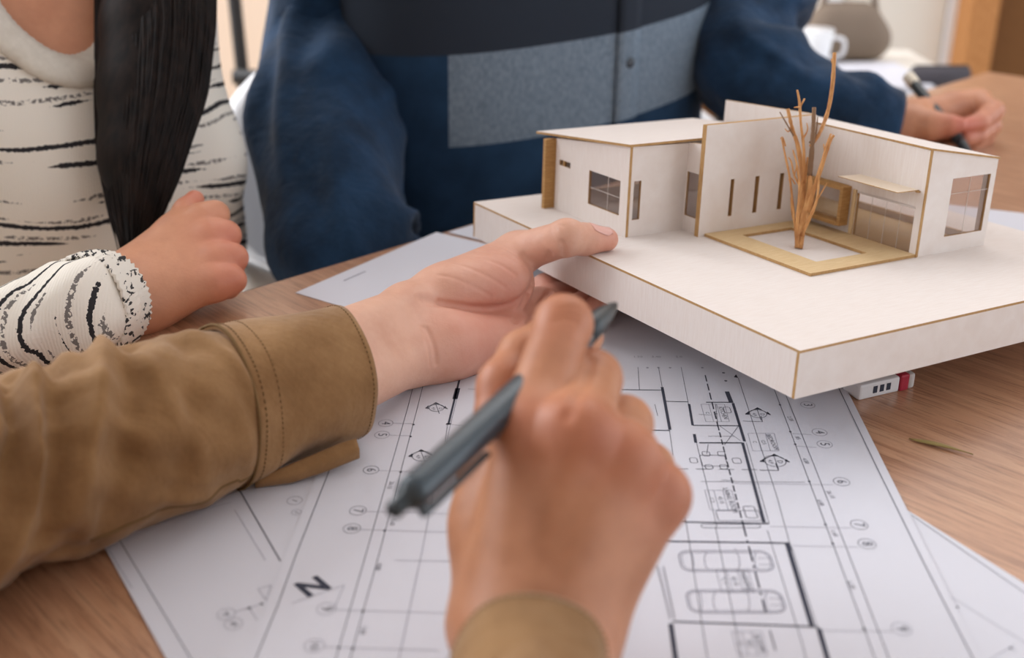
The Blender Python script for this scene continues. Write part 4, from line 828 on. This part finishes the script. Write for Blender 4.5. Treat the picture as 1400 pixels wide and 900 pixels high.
WHd.add(P(180, 370, 0.791), P(235, 318, 0.811), 0.0140, 0.0110); WHd.add(P(230, 400, 0.782), P(275, 360, 0.806), 0.016, 0.016)
WHd.finger([P(278, 303, 0.815), P(294, 294, 0.822), P(296, 312, 0.836), P(280, 325, 0.840)], (0.0125, 0.0098, 0.0085, 0.0075))
WHd.finger([P(290, 328, 0.801), P(309, 322, 0.805), P(308, 338, 0.823), P(290, 350, 0.830)], (0.0125, 0.0100, 0.0088, 0.0078))
WHd.finger([P(298, 358, 0.786), P(319, 353, 0.789), P(316, 366, 0.809), P(298, 372, 0.815)], (0.0120, 0.0096, 0.0085, 0.0075))
WHd.finger([P(296, 388, 0.774), P(318, 383, 0.777), P(312, 392, 0.793), P(296, 396, 0.799)], (0.0110, 0.0088, 0.0078, 0.0070))
WHd.finger([P(235, 318, 0.811), P(255, 288, 0.827), P(266, 273, 0.835)], (0.0108, 0.0090, 0.0070))
wh = WHd.object('hand', 0.0016, SKIN_W, bd, [(P(305, 320, 0.801), 0.02, 0.5), (P(318, 355, 0.791), 0.02, 0.5), (P(315, 385, 0.772), 0.02, 0.5), (P(266, 272, 0.830), 0.015, 0.7)])
# sleeve of the resting arm
def dW(s, th): return (0.003*math.sin(9*s+3*th)*math.sin(2*th+4*s)+0.002*gs(s-0.75, 0.05)-0.002*gs(s-0.6, 0.06))*min(1, (1-s)*8)
wr = [((-440, 340), (-440, 560), 0.655, 0.050), ((-220, 385), (-220, 555), 0.672, 0.048), ((-30, 392), (-30, 530), 0.693, 0.046), ((25, 377), (60, 510), 0.706, 0.044), ((80, 361), (134, 492), 0.722, 0.041)]
ws, WS = loft('sleeve', wr+[((100, 357), (160, 478), 0.734, 0.0375)], sweater(True), wo, 72, 12, dW, 2.2, 0.002)
wcf, WCF = loft('ribbed_cuff', [((82, 357), (134, 497), 0.721, 0.0430), ((100, 353), (160, 482), 0.733, 0.0400), ((118, 357), (184, 467), 0.744, 0.0365)], None, ws, 96, 10, lambda s, th: 0.0010*math.cos(48*th), 2.2, 0.002)
def cuffm():
    m = new_mat('speckled_rib', srgb(226,218,206), 0.95, 0.1); t = NT(m); v = t.coord(); n = t.noise(t.coord((1.6, 1, 1)), 170, 2); n2 = t.noise(v, 60, 2)
    f = t.math('MULTIPLY', t.math('GREATER_THAN', n, 0.56), t.math('GREATER_THAN', n2, 0.46)); t.base(t.mix(f, srgb(228,220,208), srgb(64,62,62))); t.bump(t.noise(v, 500, 2), 0.4, 0.001); return m
wcf.data.materials.append(cuffm())
# wide rolled collar
cpts = [P(*q) for q in ((-44, -30, 0.86), (-24, 8, 0.855), (0, 40, 0.855), (28, 66, 0.862), (62, 88, 0.871), (98, 98, 0.884), (128, 90, 0.897), (148, 62, 0.91), (156, 20, 0.926), (150, -30, 0.955))]
cpts += [wl(0.045, -0.03, 0.225), wl(0.0, -0.055, 0.23), wl(-0.05, -0.03, 0.225)]
cl = spline(cpts+[cpts[0]], 8); ctr = np.mean(cpts, axis=0); V = []; F_ = []; K = 10
for i, p in enumerate(cl[:-1]):
    t_ = cl[(i+1) % (len(cl)-1)]-cl[i-1 if i else len(cl)-2]; t_ /= np.linalg.norm(t_); o_ = p-ctr; o_ -= t_*(o_@t_); o_ /= np.linalg.norm(o_); up_ = np.cross(t_, o_); up_ *= np.sign(up_[2])
    for k in range(K): th = 2*math.pi*k/K; V.append(p+o_*0.0155*math.cos(th)+up_*0.009*math.sin(th)+o_*0.0005*math.sin(i*2.2))
N_ = len(cl)-1
for i in range(N_):
    for k in range(K): F_.append((i*K+k, i*K+(k+1) % K, ((i+1) % N_)*K+(k+1) % K, ((i+1) % N_)*K+k))
co = mesh('collar', V, F_, RIB, wo, True)
# long hair falling over the shoulder: strands laid over a core
HAIR = new_mat('dark_hair', srgb(36,28,25), 0.62, 0.16); t = NT(HAIR); t.base(t.ramp(t.noise(t.coord((1, 1, 0.15)), 160, 3), [(0.35, srgb(16,12,11)), (0.7, srgb(38,28,24))]))
hb_ = Body(kp=0.03); HD = 0.865
for (a, b, ra, rb) in ((P(215, -60, 0.93), P(212, 40, 0.905), 0.036, 0.036), (P(212, 40, 0.905), P(205, 130, 0.89), 0.035, 0.033), (P(205, 130, 0.89), P(192, 220, 0.875), 0.033, 0.025), (P(192, 220, 0.875), P(184, 300, 0.868), 0.025, 0.012), (P(215, -60, 0.93), wl(0.05, -0.03, 0.40+hz), 0.045, 0.055)): hb_.add(a, b, ra, rb)
hb_.add(wl(0, -0.05, 0.60+hz), wl(0, 0.0, 0.64+hz), 0.10, 0.098); hb_.add(wl(-0.03, -0.08, 0.38+hz), wl(0, -0.06, 0.60+hz), 0.06, 0.09); hb_.add(wl(0.05, -0.03, 0.42+hz), wl(0.05, -0.02, 0.56+hz), 0.055, 0.06)
hr = hb_.object('hair', 0.004, HAIR, wo)
SV_ = []; SF = []
for i in range(900):
    u_ = rng.uniform(-1, 1); w_ = rng.uniform(0, 1); ph = rng.uniform(0, 6.28); ln = rng.uniform(0.75, 1.03)
    path = []
    for s_ in np.linspace(0, 1, 9):
        yy = -60+(400*ln)*s_; cxp = np.interp(yy, [-60, 40, 130, 220, 300, 330], [212, 213, 207, 194, 186, 184]); hw = np.interp(yy, [-60, 40, 130, 220, 290, 330], [78, 76, 71, 56, 36, 18]); dp = np.interp(yy, [-60, 40, 130, 220, 330], [0.93, 0.905, 0.89, 0.875, 0.866])
        th = u_*1.45; path.append(P(cxp+hw*math.sin(th)*(0.95+0.12*w_)+2.5*math.sin(5*s_+ph), yy, dp-hw/FPX*dp*math.cos(th)*(0.95+0.12*w_)))
    v, f = tube_data(spline(path, 3), [0.0011]*22+[0.0008, 0.0004, 0.0002], 4, False); b = len(SV_); SV_ += v; SF += [tuple(b+x for x in q) for q in f]
hs = mesh('hair_strands', SV_, SF, HAIR, hr, True); hs['kind'] = 'stuff'
# ------------------------------------------------------------------ man in the blue shirt
ma = empty('person'); tag(ma, 'person in a navy shirt with a grey chest panel, writing with a pen', 'person')
mc = np.array([0.015, 1.25, 0.0]); mx = np.array([0.82, 0.57, 0]); mx /= np.linalg.norm(mx); mf = np.array([mx[1], -mx[0], 0])
ml = lambda a, b, z: mc+mx*a+mf*b+wz*z
SH = Body(kp=0.09)
SH.add(ml(-0.10, 0, -0.25), ml(-0.105, 0.01, 0.22), 0.115, 0.115); SH.add(ml(0.10, 0, -0.25), ml(0.105, 0.01, 0.22), 0.115, 0.115); SH.add(ml(0, 0.02, -0.25), ml(0, 0.03, 0.22), 0.115, 0.115); SH.add(ml(-0.15, 0, 0.30), ml(0.15, 0, 0.30), 0.075, 0.075); SH.add(ml(0, 0, 0.33), ml(0, 0.0, 0.38), 0.07, 0.06)
def shirt_mat():
    m = new_mat('shirt_panel_cotton', srgb(44,66,92), 0.9, 0.15); t = NT(m); v = t.coord(loc=(0, 0, 0)); x, y, z = t.sep(v)
    la = t.math('ADD', t.math('MULTIPLY', t.math('SUBTRACT', x, float(mc[0])), float(mx[0])), t.math('MULTIPLY', t.math('SUBTRACT', y, float(mc[1])), float(mx[1])))
    z = t.math('SUBTRACT', z, t.math('MULTIPLY', la, 0.07))
    zt = t.math('GREATER_THAN', z, 0.040); zb = t.math('LESS_THAN', z, 0.128)
    inx = t.math('LESS_THAN', t.math('ABSOLUTE', t.math('SUBTRACT', la, 0.015)), 0.180)
    p = t.math('MULTIPLY', t.math('MULTIPLY', zt, zb), inx)
    navy = t.ramp(t.noise(v, 16, 4), [(0.3, srgb(26,46,68)), (0.7, srgb(40,66,94))]); top = t.mix(t.math('GREATER_THAN', z, 0.128), navy, srgb(44,50,60))
    gn = t.ramp(t.noise(t.coord((1, 1, 0.6)), 300, 3), [(0.3, srgb(100,114,128)), (0.7, srgb(126,140,154))])
    t.base(t.mix(p, top, gn)); t.bump(t.noise(v, 500, 2), 0.25, 0.0006); return m
SHM = shirt_mat(); sh = SH.object('shirt', 0.006, SHM, ma)
# front placket and buttons follow the chest
def chest(a, z):
    lo_, hi_ = 0.0, 0.4; o = ml(a, 0.5, z); d = 0.0
    for _ in range(200):
        x = SH.f((o-mf*d)[None])[0]
        if x < 4e-4: break
        d += max(x*0.8, 2e-4)
    return o-mf*d
zs = np.linspace(-0.2, 0.3, 28); VV = []; FF = []
for z in zs:
    for a in (0.0, 0.009, 0.018, 0.030): VV.append(chest(a, z)+mf*(0.0022 if a < 0.02 else 0.0005))
for i in range(len(zs)-1):
    for k in range(3): FF.append((i*4+k, (i+1)*4+k, (i+1)*4+k+1, i*4+k+1))
pk = mesh('placket', VV, FF, SHM, sh, True); m = pk.modifiers.new('t', 'SOLIDIFY'); m.thickness = 0.003; m.offset = 0
for z in (-0.09, 0.005, 0.098, 0.19):
    c_ = chest(0.016, z)+mf*0.003; v, f = tube_data([c_-mf*0.001, c_+mf*0.001, c_+mf*0.0018], [0.0052, 0.0056, 0.004], 16); mesh('button', v, f, new_mat('dark_button', srgb(60,66,74), 0.4), pk, True)
WM = [(rw.uniform(0.1, 0.95), rw.uniform(0, 6.28), math.cos(q), math.sin(q), rw.uniform(0.4, 0.9), rw.uniform(0.10, 0.2), rw.uniform(0.004, 0.009)) for q in rw.uniform(0.2, 1.4, 26)]
def wrk(s, th, L):
    d = 0.0
    for (s0, t0, ca, sa, ln, wd, a_) in L:
        x = (s-s0)*5.0; y = (th-t0+math.pi) % (2*math.pi)-math.pi; u = x*ca+y*sa; v = -x*sa+y*ca; d += a_*gs(u, ln)*(gs(v, wd)-0.5*gs(v-1.7*wd, wd))
    return d
def dM(s, th): return wrk(s, th, WM)+0.004*math.sin(7*s+1.5*th)*math.sin(2*th+5*s)+0.006*gs(s-0.62-0.05*math.sin(th), 0.05)-0.006*gs(s-0.72, 0.05)+0.003*math.sin(19*s+3*th)
def limb(name, pts, rad, mat, parent, nseg, disp, per=10):
    c_ = spline(pts, per); r_ = np.interp(np.linspace(0, 1, len(c_)), np.linspace(0, 1, len(rad)), rad); V = []; F_ = []; a = np.cross(c_[1]-c_[0], [0.2, 0.9, 0.1]); 
    for i, p in enumerate(c_):
        t_ = c_[min(i+1, len(c_)-1)]-c_[max(i-1, 0)]; t_ /= np.linalg.norm(t_); a = a-t_*(a@t_); a /= np.linalg.norm(a); b = np.cross(t_, a)
        for k in range(nseg): th = 2*math.pi*k/nseg; rr = r_[i]+disp(i/(len(c_)-1), th); V.append(p+rr*(math.cos(th)*a+math.sin(th)*b))
    for i in range(len(c_)-1):
        for k in range(nseg): F_.append((i*nseg+k, i*nseg+(k+1) % nseg, (i+1)*nseg+(k+1) % nseg, (i+1)*nseg+k))
    o = mesh(name, V, F_, mat, parent, True); so = o.modifiers.new('cloth', 'SOLIDIFY'); so.thickness = 0.0015; so.offset = -1; return o
limb('sleeve', [ml(-0.17, 0.0, 0.31), P(458, 30, 1.17), P(453, 150, 1.12), P(458, 265, 1.06), P(488, 360, 1.02), P(580, 420, 1.05), P(680, 440, 1.1)], (0.075, 0.072, 0.070, 0.065, 0.058, 0.052, 0.047), NAVY, ma, 72, dM)
HWm = P(1222, 172, 1.200)
limb('sleeve', [ml(0.17, 0.0, 0.31), P(1035, -40, 1.30), P(1018, 30, 1.27), P(1010, 84, 1.22), P(1062, 112, 1.20), P(1140, 148, 1.19), P(1216, 170, 1.197)], (0.074, 0.066, 0.058, 0.049, 0.048, 0.043, 0.035), NAVY, ma, 72, lambda s, th: 0.8*dM(s, th))
MB = Body(kp=0.04)
MB.add(ml(0, 0.0, 0.30), ml(0, 0.02, 0.46), 0.062, 0.056); MB.add(ml(0, 0.03, 0.48), ml(0, 0.06, 0.56), 0.07, 0.085); MB.add(ml(0, 0.0, 0.60), ml(0, 0.05, 0.62), 0.09, 0.092); MB.add(ml(0, 0.15, 0.56), ml(0, 0.172, 0.54), 0.011, 0.013); MB.add(ml(-0.02, 0.135, 0.505), ml(0.02, 0.135, 0.505), 0.011, 0.011)
MB.add(ml(0, 0, 0.30), ml(0.17, 0, 0.29), 0.055, 0.05); MB.add(ml(0.17, 0, 0.29), P(1030, -30, 1.30), 0.042, 0.042); MB.add(P(1030, -30, 1.30), P(1016, 78, 1.222), 0.036, 0.026); MB.add(P(1016, 78, 1.222), P(1062, 112, 1.20), 0.026, 0.026); MB.add(P(1062, 112, 1.20), P(1140, 148, 1.19), 0.026, 0.023); MB.add(P(1140, 148, 1.19), HWm, 0.023, 0.022)
MB.add(ml(0, 0, 0.30), ml(-0.17, 0, 0.29), 0.055, 0.05)
mb_ = MB.object('body', 0.004, SKIN_W, ma)
hm = Body(kp=0.02); hm.add(ml(0, -0.02, 0.62), ml(0, 0.02, 0.655), 0.102, 0.098); hm.add(ml(0, -0.05, 0.54), ml(0, -0.03, 0.62), 0.075, 0.095); hm.object('hair', 0.005, HAIR, ma)
tube('shirt_collar', spline([ml(0.07*math.sin(t), 0.01+0.075*math.cos(t), 0.385+0.02*(1-math.cos(t))) for t in np.linspace(-3.14, 3.14, 17)], 3), 0.012, NAVY, sh, 10)
MH = Body(kp=0.012, kf=0.004, kff=0.0014, kpf=0.007)
MH.add(P(1165, 155, 1.191), HWm, 0.020, 0.023); MH.add(HWm, P(1250, 168, 1.200), 0.024, 0.021)
MH.add(P(1250, 172, 1.191), P(1272, 172, 1.178), 0.0185, 0.0150)                                                       # base of the thumb
MH.add(P(1250, 160, 1.215), P(1335, 143, 1.239), 0.0195, 0.0165); MH.add(P(1250, 175, 1.220), P(1325, 172, 1.239), 0.0185, 0.0160)
MH.finger([P(1272, 172, 1.178), P(1298, 172, 1.171), P(1310, 171, 1.169)], (0.0142, 0.0112, 0.0085))
MH.finger([P(1335, 143, 1.234), P(1357, 152, 1.210), P(1338, 168, 1.184), P(1318, 172, 1.174)], (0.0155, 0.0115, 0.0095, 0.0080))
MH.finger([P(1330, 160, 1.239), P(1353, 172, 1.215), P(1335, 186, 1.191), P(1320, 190, 1.181)], (0.0150, 0.0115, 0.0095, 0.0085))
MH.finger([P(1322, 175, 1.239), P(1345, 188, 1.220), P(1325, 200, 1.200)], (0.0145, 0.0110, 0.0090))
MH.finger([P(1275, 160, 1.220), P(1300, 142, 1.227), P(1335, 140, 1.232)], (0.0150, 0.0125, 0.0120))
mh = MH.object('hand', 0.0018, SKIN_W, mb_, [(P(1310, 172, 1.166), 0.02, 0.8), (P(1330, 170, 1.176), 0.02, 0.6), (P(1350, 165, 1.196), 0.03, 0.3)])
CREAM = new_mat('cream_cap', srgb(236,226,206), 0.4)
pen('marker_pen', P(1241, 104, 1.249), P(1330, 216, 1.147), 0.0058, (PEND, PEND, STEEL, CREAM), 'black pen with a cream end in the hand of the person in blue', clip=False)
pe = [o for o in C.objects if o.name.startswith('marker_pen')][0]; L_p = np.linalg.norm(P(1330, 216, 1.147)-P(1241, 104, 1.249))
v, f = tube_data([(0, 0, 0.0), (0, 0, 0.002), (0, 0, 0.016), (0, 0, 0.018)], [0.005, 0.0068, 0.0068, 0.006], 20); mesh('end_cap', v, f, CREAM, pe, True)
# white tub chair behind him
ch = empty('tub_chair', (float(mc[0]), float(mc[1])+0.02, FLOORZ)); V = []; F_ = []; na, nz = 40, 10
for j in range(nz+1):
    for i in range(na+1):
        th = math.radians(-20+220*i/na); z = 0.36+(0.30+0.16*max(0, math.sin(th)))*j/nz; r = 0.27+0.035*j/nz
        V.append((mx[0]*r*1.18*math.cos(th)-mf[0]*r*math.sin(th), mx[1]*r*1.18*math.cos(th)-mf[1]*r*math.sin(th), z))
for j in range(nz):
    for i in range(na): F_.append((j*(na+1)+i, j*(na+1)+i+1, (j+1)*(na+1)+i+1, (j+1)*(na+1)+i))
sl_ = mesh('shell', V, F_, WHITE_PLASTIC, ch, True); m = sl_.modifiers.new('t', 'SOLIDIFY'); m.thickness = 0.02
V, F_ = tube_data([(0, 0, 0.34), (0, 0, 0.345), (0, 0, 0.385), (0, 0, 0.39)], [0.25, 0.27, 0.275, 0.26], 32); mesh('seat', V, F_, WHITE_PLASTIC, ch, True)
for k in range(4): a = math.pi/4+k*math.pi/2; tube('leg', [(0.15*math.cos(a), 0.15*math.sin(a), 0.345), (0.22*math.cos(a), 0.22*math.sin(a), 0)], [0.018, 0.012], BALSA, ch, 10)
tag(ch, 'white plastic tub chair around the person in blue', 'chair')
# ------------------------------------------------------------------ the rest of the person in the tan shirt, behind the camera
limb('upper_sleeve', [SV[8].mean(0), SV[1].mean(0)+np.array([0, -0.01, 0]), (-0.325, 0.20, 0.055), (-0.30, 0.03, 0.10), (-0.235, -0.14, 0.165)], (0.044, 0.050, 0.058, 0.064, 0.070), TAN, me_, 48, lambda s, th: 0.6*wrk(s, th, WM))
limb('upper_sleeve', [S2[1].mean(0), (0.085, 0.09, 0.025), (0.150, -0.03, 0.075), (0.165, -0.15, 0.165)], (0.040, 0.048, 0.058, 0.068), TAN, me_, 48, lambda s, th: 0.4*wrk(s, th, WM))
TS = Body(kp=0.08)
TS.add((-0.12, -0.25, -0.28), (-0.12, -0.23, 0.09), 0.12, 0.12); TS.add((0.05, -0.25, -0.28), (0.05, -0.23, 0.09), 0.12, 0.12); TS.add((-0.19, -0.20, 0.16), (0.12, -0.20, 0.16), 0.07, 0.07)
ts = TS.object('shirt', 0.008, TAN, me_)
TH_ = Body(kp=0.04); TH_.add((-0.035, -0.22, 0.16), (-0.035, -0.22, 0.34), 0.058, 0.054); TH_.add((-0.035, -0.20, 0.38), (-0.035, -0.17, 0.44), 0.068, 0.085); TH_.add((-0.035, -0.24, 0.47), (-0.035, -0.19, 0.49), 0.090, 0.092); TH_.add((-0.035, -0.092, 0.43), (-0.035, -0.074, 0.41), 0.010, 0.012)
th_ = TH_.object('head', 0.006, SKIN, me_); hh = Body(kp=0.02); hh.add((-0.035, -0.26, 0.49), (-0.035, -0.21, 0.52), 0.102, 0.098); hh.add((-0.035, -0.29, 0.41), (-0.035, -0.27, 0.49), 0.07, 0.095); hh.object('hair', 0.006, HAIR, th_)
